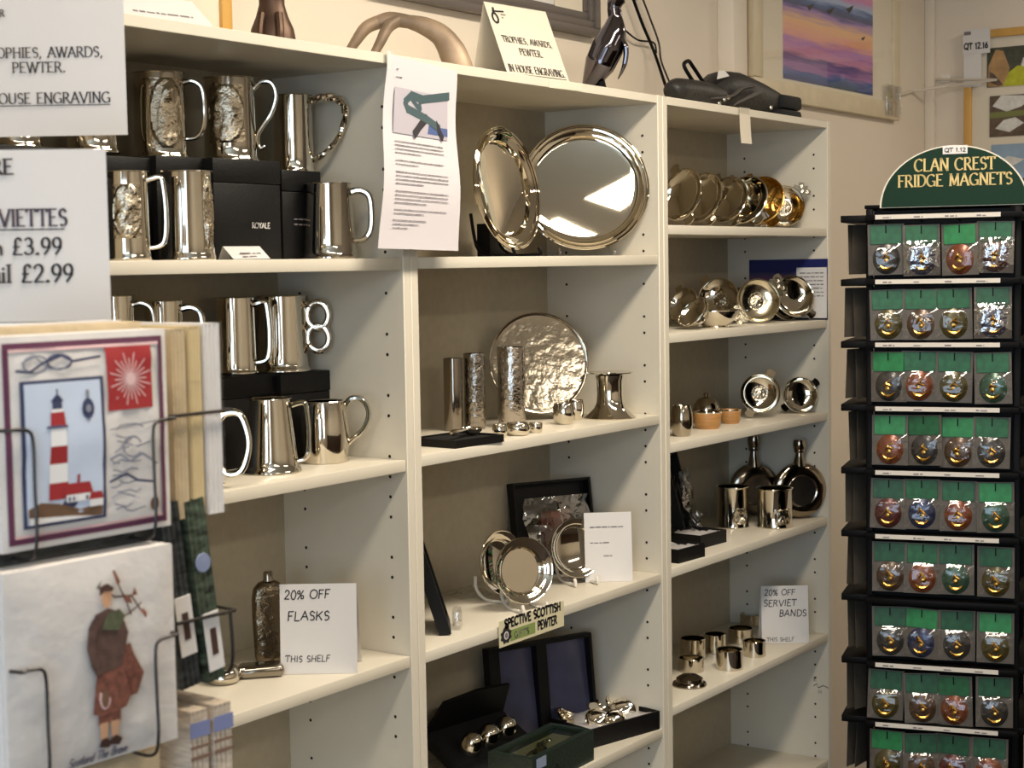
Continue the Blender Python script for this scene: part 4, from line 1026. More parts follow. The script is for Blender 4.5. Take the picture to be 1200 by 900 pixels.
# black equipment bag on the right bookcase
A, B = at(785, .075, TOPZ), at(927, .075, TOPZ)
P = Vector((A.x, .075, TOPZ)); L = B.x-A.x
BAG = mat('black_nylon', (34, 32, 30), .5, bump=.3, bscale=120)
t = thing('equipment_bag', 'black equipment bag with straps lying on top of the right bookcase', 'bag', P, 0)
k = L/143.0
Hs = 42*mpp(pY(850, 110, .075))
mb = MB()
q = spline([(0.01*L, .0, .022), (.05*L, 0, .029), (.2*L, 0, .030), (.36*L, 0, .029)], 5)
mb.tube(q, lerp_list([.016, .027, .029, .026], len(q)), BAG, n=16); mb.build('pouch', None, t)
q = spline([(.3*L, .02, .022), (.42*L, .02, .046), (.55*L, .02, .05), (.75*L, .02, .043), (.93*L, .02, .034), (.99*L, .02, .03)], 5)
MB().tube(q, lerp_list([.02, .044, .048, .042, .033, .026], len(q)), BAG, n=16, flat=.95).build('main_body', None, t)
MB().bbox((.80*L, -.035, .001), (.98*L, .03, .022), .008, BLKC).bbox((.83*L, -.03, .024), (1.0*L, .025, .056), .008, BLKC).build('end_pocket', None, t)
MB().tube(spline([(.22*L, -.03, .02), (.36*L, -.032, .03), (.46*L, -.03, .052), (.58*L, -.026, .062)], 5), .006, mat('strap_web', (78, 74, 70), .6), n=6, flat=.35).build('strap', None, t)
mb = MB(); mb.poly([(.36*L, .008), (.62*L, .05), (.60*L, .056), (.40*L, .02)], lambda u, v: Vector((u, -.036, v)), mat('strap_web', (78, 74, 70), .6)); mb.build('flap_edge', None, t)
for x, z_ in ((.27*L, .012), (.31*L, .022), (.34*L, .027), (.70*L, .020)): MB().lathe([(0, .004), (.004, .003), (.0055, 0)], PEW, M=T((x, -.032, z_)) @ Rx(90), n=12).build('stud', None, t)
MB().tube(spline([(.2*L, .0, .045), (.14*L, .01, .085), (.17*L, .01, .098), (.2*L, .01, .09), (.27*L, .0, .05)], 6), .0042, BLKM, n=7).build('loop', None, t)
mb = MB(); mb.poly([(.30*L, .052), (.40*L, .064), (.36*L, .074), (.31*L, .07)], lambda u, v: Vector((u, -.018, v+.012)), PAPER); mb.build('white_tag', None, t)
# paper slip under the bag
A = pY(872, 127, -.001); s = mpp(A)
t = thing('paper_slip', 'blank paper slip hanging from the top edge of the right bookcase', 'label', Vector((A.x, -.0015, TOPZ)), R(-2))
MB().grid(lambda u, v: Vector(((u-.5)*.047, -.001-.004*(1-v)**2, -.075*(1-v)+.0006)), 3, 6, CREAMP).build('slip', None, t)
MB().box((-.02, -.0015, -.012), (.02, -.0012, .0006), clear('tape', gloss=.2)).build('tape', None, t)
# leaflet about the bronze, hanging over the joint
c00, c10, c01, c11 = pY(443, 291, -.03), pY(537, 294, -.03), pY(455, 63, -.004), pY(536, 83, -.004)
def sheet(u, v, off=0.0):
    p = (c00*(1-u)+c10*u)*(1-v)+(c01*(1-u)+c11*u)*v
    p = p+Vector((0, -.006*math.sin(v*6.0)*math.sin(math.pi*v)-off, 0))
    return p
o0 = sheet(.5, 1)
t = thing('leaflet', 'long printed leaflet with a bronze photo, hanging between the left and middle bookcases', 'leaflet', o0)
MB().grid(lambda u, v: sheet(u, v)-o0, 6, 20, mat('leaflet_paper', (206, 200, 202), .6)).build('sheet', None, t)
fs = lambda u, v: sheet(u, v, .0015)-o0
fs2 = lambda u, v: sheet(u, v, .0024)-o0
mb = MB(); 
for (x0, x1, y, n, sd) in ((.08, .2, .93, 1, 1), (.08, .26, .89, 1, 2), (.1, .88, .555, 4, 3), (.1, .86, .455, 2, 4), (.1, .92, .395, 4, 5), (.1, .92, .295, 4, 6), (.1, .9, .2, 2, 7), (.1, .62, .145, 2, 8), (.1, .52, .105, 1, 9)):
    body_lines(mb, fs, x0+.04, x1*.9, y, .008, .02, n, mat('leaflet_ink', (112, 105, 108), .7), sd)
mb.build('lettering', None, t)
mb = MB()
nu = 8
for i in range(nu):
    pass
rect(mb, fs, .12, .6, .86, .84, mat('print_grey', (178, 172, 180), .5)); mb.poly([(.58, .62), (.86, .62), (.86, .74), (.62, .74)], fs2, mat('print_blue', (74, 92, 140), .5))
VERD = mat('print_verdigris', (64, 84, 88), .5)
fs3 = lambda u, v: sheet(u, v, .0032)-o0
disc(mb, fs2, .74, .76, .13, .022, mat('print_lilac', (176, 166, 206), .5), 12)
line(mb, fs3, [(.86, .845), (.5, .80), (.34, .81), (.26, .77), (.3, .735), (.56, .70), (.74, .66)], .045, VERD)
line(mb, fs3, [(.34, .80), (.42, .76), (.48, .745), (.46, .775), (.5, .80)], .03, VERD)
line(mb, fs3, [(.56, .70), (.48, .66), (.4, .61)], .05, INK); line(mb, fs3, [(.7, .68), (.78, .61)], .04, INK)
mb.build('photo', None, t)
MB().box((-.004, -.0012, -.022), (.004, -.0002, .004), PLASTIC_W, T(c01-o0)).build('clip', None, t)

# ================================================================== PICTURES AND BOARD ON THE WALLS
YW = .29
tl = pY(885, 118, .268); br = pY(1055, 137, .268)
xl, xr, zb = tl.x, br.x, (tl.z+br.z)/2; zt = zb+.62
t = thing('framed_picture', 'pale framed print of a pink and blue seascape with birds, by the corner', 'picture', ((xl+xr)/2, .268, zb), 0)
hw = (xr-xl)/2; hh = zt-zb
FRM = mat('pale_wood_frame', (214, 200, 170), .4, vary=.06, scale=20, stretch=(1, 1, 1))
mb = MB(); fwid = .05
for a_, b_ in (((-hw, 0, 0), (hw, .02, fwid)), ((-hw, 0, hh-fwid), (hw, .02, hh)), ((-hw, 0, fwid), (-hw+fwid, .02, hh-fwid)), ((hw-fwid, 0, fwid), (hw, .02, hh-fwid))): mb.bbox(a_, b_, .004, FRM)
mb.build('frame_border', None, t)
MB().box((-hw+fwid, .008, fwid), (hw-fwid, .011, hh-fwid), mat('cream_mount', (230, 220, 198), .7)).build('mount', None, t)
a0, a1 = pY(917, 60, .277), pY(1022, 104, .277); a1.z = pY(975, 103, .277).z
px0, px1, pz0 = a0.x-(xl+xr)/2, a1.x-(xl+xr)/2, a1.z-zb
SEA = ramp_mat('seascape', 2, [(0, (44, 62, 120)), (.06, (70, 96, 160)), (.1, (168, 118, 176)), (.16, (96, 76, 140)), (.2, (206, 140, 176)), (.27, (180, 122, 190)), (.33, (236, 168, 150)), (.42, (240, 190, 140)), (.5, (150, 120, 190)), (.53, (42, 56, 108)), (.58, (58, 96, 158)), (.62, (170, 190, 226)), (.68, (206, 134, 190)), (.78, (240, 150, 160)), (.86, (140, 130, 200)), (.92, (70, 120, 196)), (1, (180, 130, 190))], noise=9, amount=.075, stretch=(.6, 1, 9), rough=.15, lo=pz0, hi=pz0+.38)
MB().box((px0, .0068, pz0), (px1, .008, hh-fwid-.08), SEA).build('print', None, t)
mb = MB(); f1 = flat_fn(-.0064); pw = px1-px0
for u, v, sc_ in ((.12, .215, 1), (.28, .20, 1.2), (.5, .205, 1.3), (.58, .27, 1.5), (.72, .225, 1.4), (.7, .34, 1), (.86, .345, 1.1), (.88, .155, .8)):
    x, z_ = px0+u*pw, pz0+v
    mb.poly([(x-.02*sc_, z_), (x-.004*sc_, z_-.007*sc_), (x+.012*sc_, z_+.002*sc_), (x+.02*sc_, z_+.012*sc_), (x, z_+.006*sc_)], f1, INK)
mb.build('birds', None, t)
MB().box((-hw+fwid, .002, fwid), (hw-fwid, .004, hh-fwid), clear('picture_glass', (255, 255, 255), .06, .01)).build('glass', None, t)
MB().bbox((hw-.12, -.006, .01), (hw-.005, -.001, .10), .002, clear('corner_film', gloss=.3)).build('corner_wrap', None, t)
# grey frame higher on the wall
A = pY(478, -2, .272); B = pY(700, 44, .272)
zb2 = pY(690, 42, .272).z
t = thing('framed_picture', 'dark grey moulded picture frame on the wall above the middle bookcase', 'picture', ((A.x-.1+B.x)/2, .262, zb2), 0)
hw = (B.x-A.x+.1)/2; hh = .4; fwid = .05
GFR = mat('grey_moulding', (96, 88, 82), .45, vary=.2, scale=8, stretch=(.2, 1, 6))
mb = MB()
for (e0, e1, y0, y1) in ((0, .016, .0, .026), (.016, .032, .006, .026), (.032, fwid, .012, .026)):
    for a_, b_ in (((-hw+e0, y0, e0), (hw-e0, y1, e1)), ((-hw+e0, y0, hh-e1), (hw-e0, y1, hh-e0)), ((-hw+e0, y0, e1), (-hw+e1, y1, hh-e1)), ((hw-e1, y0, e1), (hw-e0, y1, hh-e1))): mb.bbox(a_, b_, .002, GFR)
mb.build('frame_border', None, t)
MB().box((-hw+fwid, .016, fwid), (hw-fwid, .020, hh-fwid), PAPER).build('mount', None, t)
MB().box((hw-fwid-.11, .012, fwid-.002), (hw-fwid-.005, .0145, fwid+.05), CREAMP).build('price_label', None, t)
# corkboard with photographs on the right wall
XW = XR-.012
def wall_xy(px, py): p = pX(px, py, XW); return (-(p.y), p.z)       # right wall: photo-right is towards the room
u0, ztop = wall_xy(1131, 38)
p_ = wall_xy(1200, 100); 
t = thing('cork_board', 'wood-framed board of photographs on the right wall', 'board', (XW, -u0, ztop-.62), R(-90))
bw, bh = .75, .62
mb = MB(); fw_ = .024
for a_, b_ in (((0, -.012, 0), (bw, .011, fw_)), ((0, -.012, bh-fw_), (bw, .011, bh)), ((0, -.012, fw_), (fw_, .011, bh-fw_)), ((bw-fw_, -.012, fw_), (bw, .011, bh-fw_))): mb.bbox(a_, b_, .002, OCH)
mb.build('frame_border', None, t)
MB().box((fw_, -.002, fw_), (bw-fw_, .004, bh-fw_), CREAMP).build('backing', None, t)
def photo(pl, pt, pr, pb, paint, label, dx=0):
    x0, z0_ = wall_xy(pl, pb); x1, z1_ = wall_xy(pr, pt); x0 -= u0; x1 -= u0
    zo = ztop-bh
    # the photographs hang level: take height from the left edge
    zt_ = wall_xy(pl, pt)[1]-zo; zb_ = wall_xy(pl, pb)[1]-zo
    wd = (zt_-zb_)*1.42
    tt = thing('photograph', label, 'photo', (XW-.0035, -(u0+x0), ztop-bh+zb_), R(-90), 'photographs on the board')
    h_ = zt_-zb_
    mb = MB(); f0 = flat_fn(.0012)
    mb.box((0, -.0006, 0), (wd, 0, h_), paint[0]); mb.build('print', None, tt)
    mb = MB()
    for i, (m_, poly) in enumerate(paint[1:]): mb.poly([(x*wd, y*h_) for x, y in poly], flat_fn(.001+.0003*i), m_)
    mb.build('picture_shapes', None, tt)
PG, PD, PT_, PS = mat('photo_yellow_green', (176, 178, 40), .35, vary=.2, scale=40), mat('photo_dark_green', (58, 60, 40), .35, vary=.4, scale=60), mat('photo_tan', (168, 132, 86), .35, vary=.25, scale=30), mat('photo_sky', (140, 164, 186), .35, vary=.12, scale=14)
PB, PW = mat('photo_brown', (86, 70, 54), .35, vary=.4, scale=50), mat('photo_white', (208, 206, 200), .35, vary=.12, scale=60)
photo(1157, 57, 1200, 103, [PD, (PG, [(.3, 0), (1, 0), (1, .45), (.55, .5), (.35, .3)]), (PT_, [(.02, .02), (.3, .0), (.42, .45), (.3, .9), (.16, .95), (.03, .55)]), (PB, [(.05, .4), (.12, .35), (.3, .05), (.2, .02), (.05, .15)]), (PW, [(.62, .5), (.7, .45), (.74, .6), (.66, .7)])], 'photograph of a tan shape on yellow-green grass, uppermost on the board')
photo(1160, 113, 1200, 161, [PB, (PW, [(.05, .75), (.3, .6), (.55, .7), (.8, .95), (.2, 1)]), (mat('photo_olive', (112, 116, 62), .35), [(0, .45), (1, .5), (1, .62), (0, .6)]), (PW, [(.1, .2), (.35, .1), (.6, .3), (.45, .45), (.25, .4)])], 'photograph of white birds on a brown and green bank, middle of the board')
photo(1162, 170, 1200, 216, [PS, (PW, [(.1, .5), (.4, .45), (.6, .6), (.3, .7)]), (PB, [(.7, 0), (.78, 0), (.8, .5), (.95, .7), (.8, .9), (.65, .7), (.72, .5)]), (PB, [(0, 0), (1, 0), (1, .14), (0, .1)])], 'photograph of a tree against blue sky, lowest on the board')
# price labels on the board's corner
def wall_label(pl, pt, pb, wd, label, lines, off):
    x, z_ = wall_xy(pl, pb); zt_ = wall_xy(pl, pt)[1]; h_ = zt_-z_
    tt = thing('price_label', label, 'price tag', (XW-.0125-off, -x, z_), R(-90))
    MB().box((0, -.0006, 0), (wd, 0, h_), PAPER).build('slip', None, tt)
    if lines:
        mb = MB(); text(mb, flat_fn(.0014), lines, wd*.06, h_*.2, h_*.24, INK, thick=.2, style='plain', sx=wd*.86/text_w(lines, h_*.24), jit=.05)
        rect(mb, flat_fn(.0014), wd*.05, h_*.78, wd*.3, h_*.92, GREYINK); mb.build('lettering', None, tt)
wall_label(1130, 36, 65, .085, 'white label with a handwritten price at the corner of the board', 'QT 12.16', .001)
wall_label(1131, 65, 103, .055, 'blank cream slip hanging below the price label on the board', None, .0)
# white cable along the wall to the board
cb = [(pY(1050, 113, .283)), pY(1070, 107, .284), Vector((XR-.06, .2, pX(1085, 103, XR-.06).z)), Vector((XR-.06, .05, pX(1085, 100, XR-.06).z)), pX(1098, 93, XR-.008), pX(1112, 92, XR-.006), pX(1130, 92, XR-.006)]
o = MB().tube(cb, .004, mat('white_cable', (206, 196, 180), .5), n=7).build('cable', None); tag(o, 'pale cable running along the wall from the seascape to the board', 'cable')
o = MB().bbox((-.006, -.015, -.012), (0, .015, .012), .002, PLASTIC_W).build('cable_clip', None); tag(o, 'white clip holding the pale cable on the right wall', 'clip', pX(1108, 92, XR-.008) + Vector((0.002, 0, 0)))
# ================================================================== FRIDGE MAGNET STAND
DEP = 3.30
base = pD(1106, 560, DEP)
ANG = R(19.5)
dv = Vector((_r0.x*math.cos(ANG)-math.sin(YAW)*math.sin(ANG), _r0.y*math.cos(ANG)-math.cos(YAW)*math.sin(ANG), 0)); dv.normalize()
RZ = math.atan2(dv.y, dv.x)                 # local +X runs along the front of the stand, local -Y comes out of it
nv = Vector((dv.y, -dv.x, 0))
def on_front(px, py, off=0.0):
    """point of the stand's front plane seen at a pixel, in the stand's own coordinates"""
    d = ray(px, py); t_ = ((base+nv*off)-CAM).dot(nv)/d.dot(nv); p = CAM+d*t_
    return (p-base).dot(dv), p.z
OR = Vector((base.x, base.y, 0))
SM = T(OR) @ Matrix.Rotation(RZ, 4, 'Z')
xL, xR_ = on_front(1019, 560)[0], on_front(1191, 560)[0]
zrow = [on_front(1100, y)[1] for y in (250, 326, 400, 475, 550, 625, 701, 776, 846)]
ztopR = zrow[0]+.012; WS = xR_-xL
DEEP = WS
t = thing('magnet_stand', 'black revolving stand of fridge magnets with a green half-round sign, at the right', 'display stand', OR, RZ)
STAND = t
for x in (xL, xR_):
    for y in (0, DEEP): MB().bbox((x-.007, y-.007 if y else 0, .03), (x+.007, y+.007 if y else .014, ztopR), .002, BLKM).build('post', None, t)
MB().bbox((xL-.01, -.0, ztopR), (xR_+.01, DEEP+.01, ztopR+.008), .002, BLKM).build('top_plate', None, t)
MB().box((xL+.007, .016, .1), (xR_-.007, .019, ztopR-.004), BLKM).box((xL+.016, .03, .1), (xL+.019, DEEP-.02, ztopR-.004), BLKM).box((xR_-.019, .03, .1), (xR_-.016, DEEP-.02, ztopR-.004), BLKM).box((xL+.02, DEEP-.02, .1), (xR_-.02, DEEP-.017, ztopR-.004), BLKM).build('backing_panels', None, t)
MB().lathe([(.24, 0), (.24, .02), (.05, .03), (.03, .06), (.03, .1)], BLKM, M=T(((xL+xR_)/2, DEEP/2, 0)), n=40).build('base', None, t)
LIPH, LIPD = .012, .032
STRIP = mat('label_strip_white', (206, 198, 186), .5)
xa = on_front(1028, 560)[0]
xb_ = on_front(1172, 560)[0]
for i, zr in enumerate(zrow):
    # front lip with its paper strip
    l = MB().bbox((xL-.004, -LIPD, zr-LIPH), (xR_+.006, .0, zr), .0015, BLKM).build('shelf_lip', None, t)
    if i not in (6,):
        mb = MB().box((xa, -LIPD-.0008, zr-LIPH+.002), (xb_, -LIPD-.0001, zr-.001), STRIP); o = mb.build('label_strip', None, l); o['label'] = 'white paper strip'
        mb = MB(); rnd = random.Random(40+i)
        for q in range(4):
            x = xa+(xb_-xa)*(q+.25)/4; body_lines(mb, flat_fn(LIPD+.0012), x, x+.03, zr-LIPH+.004, .004, .005, 1, GREYINK, 60+i*5+q)
        mb.build('small_print', None, l)
    # the lips of the two side faces seen from their ends
    MB().bbox((xL-.058, .0, zr-LIPH-.002), (xL, DEEP, zr), .0015, BLKM).build('shelf_lip', None, t)
    MB().bbox((xR_, .0, zr-LIPH-.002), (xR_+.058, DEEP, zr), .0015, BLKM).build('shelf_lip', None, t)
# green half-round sign
sxl, sz0 = on_front(1031, 244, -.0); sxr = on_front(1206, 244)[0]; sztop = on_front(1118, 170)[1]
SG = mat('sign_green', (8, 42, 26), .6, spec=.2); SE = mat('sign_edge', (212, 204, 186), .5)
cx = (sxl+sxr)/2; rx = (sxr-sxl)/2; rz_ = sztop-sz0
poly = [(cx+rx*math.cos(a_), sz0+rz_*math.sin(a_)) for a_ in [math.pi*i/40 for i in range(41)]]
sg = MB().prism(poly, -.002, .002, SE).build('sign_board', None, t); sg['label'] = 'green half-round sign'
mb = MB(); f1 = flat_fn(.0028)
mb.poly([(cx+(rx-.0035)*math.cos(a_), sz0+.001+(rz_-.0035)*math.sin(a_)) for a_ in [math.pi*i/40 for i in range(41)]], f1, SG); mb.build('green_face', None, sg)
GLD = mat('sign_gold', (206, 180, 112), .4)
f2 = flat_fn(.0036); mb = MB()
def sign_line(s_, pxl, pxr, pyb, pyt):
    x0, zb0 = on_front(pxl, pyb); x1 = on_front(pxr, pyb)[0]; h_ = on_front(pxl, pyt)[1]-zb0
    text(mb, f2, s_, x0, zb0, h_, GLD, thick=.17, thin=.05, sx=(x1-x0)/text_w(s_, h_))
sign_line('CLAN CREST', 1072, 1166, 201, 187); sign_line('FRIDGE MAGNETS', 1053, 1186, 219.5, 206)
mb.build('lettering', None, sg)
MB().box((cx-.09, -.001, ztopR+.008), (cx+.09, .003, sz0+.002), BLKM).build('sign_holder', None, sg)
x0, z0_ = on_front(1105, 181); x1, z1_ = on_front(1134, 170)
tg = thing('price_tag', 'small white handwritten price tag stuck on top of the green sign', 'price tag', SM @ Vector(((x0+x1)/2, -.004, z0_)), RZ)
w_, h_ = x1-x0, z1_-z0_
MB().box((-w_/2, -.0006, 0), (w_/2, 0, h_), PAPER).build('slip', None, tg)
mb = MB(); text(mb, flat_fn(.0014), 'QT 1.12', -w_*.42, h_*.25, h_*.45, INK, thick=.2, style='plain', sx=w_*.84/text_w('QT 1.12', h_*.45), jit=.06); mb.build('lettering', None, tg)
# packets of magnets
HEAD = [mat('header_green', (22, 84, 46), .45, vary=.25, scale=70), mat('header_dark_green', (24, 74, 46), .45, vary=.3, scale=60), mat('header_bright_green', (36, 118, 66), .45, vary=.2, scale=60)]
def magnet_mat(name, rgb): return mat('magnet_'+name, rgb, .3, .3, vary=.35, scale=120, coat=.25)
MAG = {'copper': magnet_mat('copper', (112, 58, 30)), 'olive gold': magnet_mat('olive', (72, 64, 28)), 'dark grey': magnet_mat('grey', (52, 50, 48)), 'deep red': magnet_mat('red', (78, 34, 30)), 'navy blue': magnet_mat('navy', (38, 46, 76)), 'brown': magnet_mat('brown', (74, 54, 38)), 'green': magnet_mat('green', (44, 74, 56))}
POUCH = clear('pouch_film', gloss=.065, rough=.05, bump=.3, bscale=70)
CARD = mat('packet_card', (82, 75, 66), .5, vary=.15, scale=40)
FOIL = clear('shiny_film', gloss=.36, rough=.1, bump=1.0, bscale=60)
PW_, PH_ = .072, .102
ME = {}
for hi, hm in enumerate(HEAD):
    mb = MB(); mb.bbox((-.031, -.0020, -.040), (.031, -.0002, -.002), .0006, hm, seg=1)
    mb.box((-.0012, -.0023, -.018), (.0012, -.0021, -.002), BLKM)
    ME['head', hi] = mb.mesh('header_card')
for fi in range(5):
    rnd = random.Random(100+fi); g = [[rnd.uniform(-.0022, .0022) for _ in range(10)] for _ in range(14)]
    def pf(u, v):
        e = min(u, 1-u, v, 1-v); b_ = min(1, e*7)
        return Vector(((u-.5)*PW_, -.0012-.0095*b_*(.5+.5*math.sin(math.pi*v))+g[round(v*12)][round(u*8)]*b_, -PH_*(1-v*(.70 if fi == 4 else .62))))
    mb = MB(); mb.grid(pf, 8, 12, FOIL if fi == 4 else POUCH); ME['pouch', fi] = mb.mesh('pouch', ang=60)
mb = MB(); mb.box((-PW_/2, .0001, -PH_), (PW_/2, .0007, 0), CARD); ME['back'] = mb.mesh('backing_card')
for nm, mm in MAG.items():
    mb = MB(); ML = T((0, -.001, -.070)) @ Rx(90)
    mb.lathe([(0, .0062), (.009, .0060), (.018, .0046), (.0222, .0028), (.0235, .0015), (.0258, .0012), (.027, 0)], mm, M=ML, n=34, sy=1.12); ME['mag', nm] = mb.mesh('magnet')
for ci in range(3):
    rnd = random.Random(60+ci); mb = MB(); ML = T((0, -.0035, -.071)) @ Rx(90)
    mb.tube([(.0165*math.cos(a_), .0188*math.sin(a_), .0022) for a_ in [R(215+11*i) for i in range(11)]], lerp_list([.001, .0028, .0036, .0028, .001], 11), GOLD, M=ML, n=6)
    mb.lathe([(.0055, .0045), (.0046, .0064), (0, .0078)], GOLD, M=ML @ T((rnd.uniform(-.002, .002), -.003, 0)), n=9)
    mb.tube([(-.008, .001, .0058), (-.002, .007+ci*.002, .0062), (.004, .004, .0062), (.009, .003-.002*ci, .0055)], [.0018, .0034, .003, .0012], GOLD, M=ML, n=6)
    mb.tube([(-.001, .006, .006), (.003-.004*ci, .012, .0055), (.005-.005*ci, .016, .004)], [.003, .0024, .001], GOLD, M=ML, n=6)
    ME['crest', ci] = mb.mesh('crest')
ORD = ['first', 'second', 'third', 'fourth', 'fifth', 'sixth', 'seventh', 'eighth', 'ninth']
def packet(Mw, color, hi, fi, ci, label, group):
    o = bpy.data.objects.new('magnet_packet', None); COL.objects.link(o); o.matrix_world = Mw; o.empty_display_size = .01
    tag(o, label, 'magnet', group=group)
    b_ = bpy.data.objects.new('backing_card', ME['back']); m_ = bpy.data.objects.new('magnet', ME['mag', color]); c_ = bpy.data.objects.new('crest', ME['crest', ci])
    h_ = bpy.data.objects.new('header_card', ME['head', hi]); p_ = bpy.data.objects.new('pouch', ME['pouch', fi])
    for q, par in ((b_, o), (m_, o), (c_, m_), (h_, o), (p_, o)):
        q.parent = par; COL.objects.link(q)
    h_['label'] = 'green header card'; p_['label'] = 'clear plastic pouch'
    return o
COLS = [['dark grey', 'navy blue', 'copper', 'deep red'], ['olive gold', 'brown', 'olive gold', 'navy blue'], ['dark grey', 'copper', 'olive gold', 'green'], ['copper', 'dark grey', 'brown', 'dark grey'], ['deep red', 'navy blue', 'copper', 'green'], ['brown', 'copper', 'green', 'olive gold'], ['dark grey', 'navy blue', 'dark grey', 'olive gold'], ['olive gold', 'brown', 'copper', 'dark grey'], ['olive gold', 'brown', 'deep red', 'copper']]
FOILS = {(0, 1), (1, 3), (0, 3)}
PXC = [[1039, 1080, 1124, 1166], [1041, 1080, 1117, 1163], [1042, 1079, 1119, 1163], [1044, 1083, 1123, 1163], [1043, 1081, 1124, 1167], [1044, 1083, 1121, 1168], [1044, 1082, 1123, 1168], [1040, 1081, 1119, 1167], [1041, 1080, 1119, 1162]]
rnd = random.Random(77)
for i, zr in enumerate(zrow):
    zt_ = zr-LIPH-.006
    zy = lambda px: on_front(px, 560)[0]
    for j in range(4):
        x = zy(PXC[i][j]); tw = rnd.uniform(-9, 9)
        Mw = SM @ T((x, -.016-.002*(j % 2), zt_-rnd.uniform(0, .004))) @ Rz(tw) @ Ry(rnd.uniform(-2, 2)) @ Rx(rnd.uniform(-3, 1))
        k_ = COLS[i][j]
        packet(Mw, k_, rnd.choice([0, 0, 1, 2]) if i < 4 else rnd.choice([0, 1, 1, 2]), 4 if (i, j) in FOILS else rnd.randrange(4), rnd.randrange(3), f'{k_} crest magnet packet, {ORD[j]} from the left in the {ORD[i]} row of the stand', 'magnet packets on the front of the stand')
        MB().tube([(x, .016, zt_+.0035), (x, -.022, zt_+.0035), (x, -.026, zt_+.008)], .0016, BLKM, n=6).build('hook', None, STAND)
    for q, yo in enumerate((.03,)):
        for d_ in (0, 1):
            Mw = SM @ T((xL-.018-.016*d_, yo+.034, zt_)) @ Rz(-116+rnd.uniform(-9, 9)) @ Rx(rnd.uniform(-4, 2))
            packet(Mw, ['dark grey', 'brown', 'navy blue'][(i+d_) % 3], 1, rnd.randrange(4), 0, f'{"outer" if d_ else "inner"} packet on the left side of the stand, {ORD[i]} row', 'magnet packets on the left side of the stand')
    Mw = SM @ T((xR_+.022, .036, zt_)) @ Rz(90+rnd.uniform(-10, 10))
    packet(Mw, ['copper', 'olive gold', 'brown'][i % 3], 0, rnd.randrange(4), 1, f'packet at the right edge of the stand, turned away, {ORD[i]} row', 'magnet packets on the right side of the stand')

# ================================================================== NAPKIN RACK (near left)
NCREAM = mat('napkin_paper', (212, 206, 200), .75, vary=.03, scale=25, bump=.25, bscale=70)
NTAN = mat('napkin_tan', (196, 176, 142), .8, vary=.1, scale=30, bump=.3, bscale=90)
FILM = clear('napkin_film', gloss=.07, rough=.12, bump=.5, bscale=40)
PURP, RED, BLUE, LBLUE = mat('print_plum', (92, 44, 70), .7), mat('print_red', (158, 40, 42), .7), mat('print_navy', (56, 62, 92), .7), mat('print_pale_blue', (196, 206, 222), .7, vary=.05, scale=20)
PBRN, PGRY, PWHT, PINK = mat('print_brown', (106, 78, 56), .7, vary=.2, scale=60), mat('print_map_grey', (132, 134, 146), .7), mat('print_white', (232, 228, 224), .7), mat('print_pink', (214, 178, 176), .7)
NS = .171
def crumple(seed, n=7):
    r_ = random.Random(seed); return [[r_.uniform(-1, 1) for _ in range(n+1)] for _ in range(n+1)]
def napkin_mesh(w_, h_, d_, seed, m, amp=.0022, bulge=.004):
    """soft stack of folded napkins: x across, z up, front at y=0"""
    g = crumple(seed, 8); g2_ = crumple(seed+1, 8)
    def f(u, v):
        e = min(u, 1-u, v, 1-v); b_ = min(1, e*9)
        return Vector(((u-.5)*w_, -bulge*math.sin(math.pi*u)*math.sin(math.pi*v)-amp*.5*g[round(v*8)][round(u*8)]*b_+.0022*(1-b_), v*h_))
    mb = MB(); nu = 16
    mb.grid(f, nu, nu, m)
    mb.grid(lambda u, v: f(u, v)+Vector((0, d_-2*f(u, v).y, 0)), nu, nu, m)
    layers = 7
    def side(fn0, outward):
        def q(u, v):
            p0 = fn0(u); k = abs(math.sin(v*math.pi*layers/2))
            p1 = p0+Vector((0, d_-2*p0.y, 0)); p = p0.lerp(p1, v); return p+outward*(-.0011*(1-k) if 0 < v < 1 else 0)
        mb.grid(q, nu, layers*3, m)
    side(lambda u: f(u, 0), Vector((0, 0, -1))); side(lambda u: f(u, 1), Vector((0, 0, 1)))
    side(lambda u: f(0, u), Vector((-1, 0, 0))); side(lambda u: f(1, u), Vector((1, 0, 0)))
    return mb, f
RW = R(-3)                                   # the rack stands almost square to the bookcases
pk1 = pD(5, 650, 1.285)                      # lower left corner of the upper pack's front
def pack(P, label, w_=NS, h_=NS, d_=.03, seed=1, m=NCREAM, rz=RW, tilt=0.0, film=True, group='napkin packs in the rack'):
    t = thing('napkin_pack', label, 'napkins', P, rz, group)
    if tilt: t.rotation_euler = (R(tilt), 0, rz)
    mb, f = napkin_mesh(w_, h_, d_, seed, m); mb.build('napkins', None, t, ang=50)
    if film:
        g = crumple(seed+5, 8)
        fm = MB(); fm.grid(lambda u, v: Vector(((u-.5)*(w_+.003), f(u, v).y-.0012-.0012*abs(g[round(v*8)][round(u*8)])-.0006, -.001+v*(h_+.002))), 16, 16, FILM); fm.build('film_wrap', None, t, ang=60)
    return t, f
t, f = pack(pk1 + Vector((math.cos(RW), math.sin(RW), 0))*NS/2, 'pack of napkins printed with a red and white lighthouse, front of the upper rack pocket', seed=2, d_=.03, film=False)
def on_napkin(f, off, w_=NS, h_=NS): return lambda u, v: Vector(((u-.5)*w_, f(min(1, max(0, u)), min(1, max(0, v))).y-off, v*h_))
def sub(mb, fn, x0, y0, x1, y1, m, n=6):     # a printed patch that follows the soft surface
    mb.add([fn(x0+(x1-x0)*i/n, y0+(y1-y0)*j/n) for j in range(n+1) for i in range(n+1)], [(j*(n+1)+i, j*(n+1)+i+1, (j+1)*(n+1)+i+1, (j+1)*(n+1)+i) for j in range(n) for i in range(n)], m)
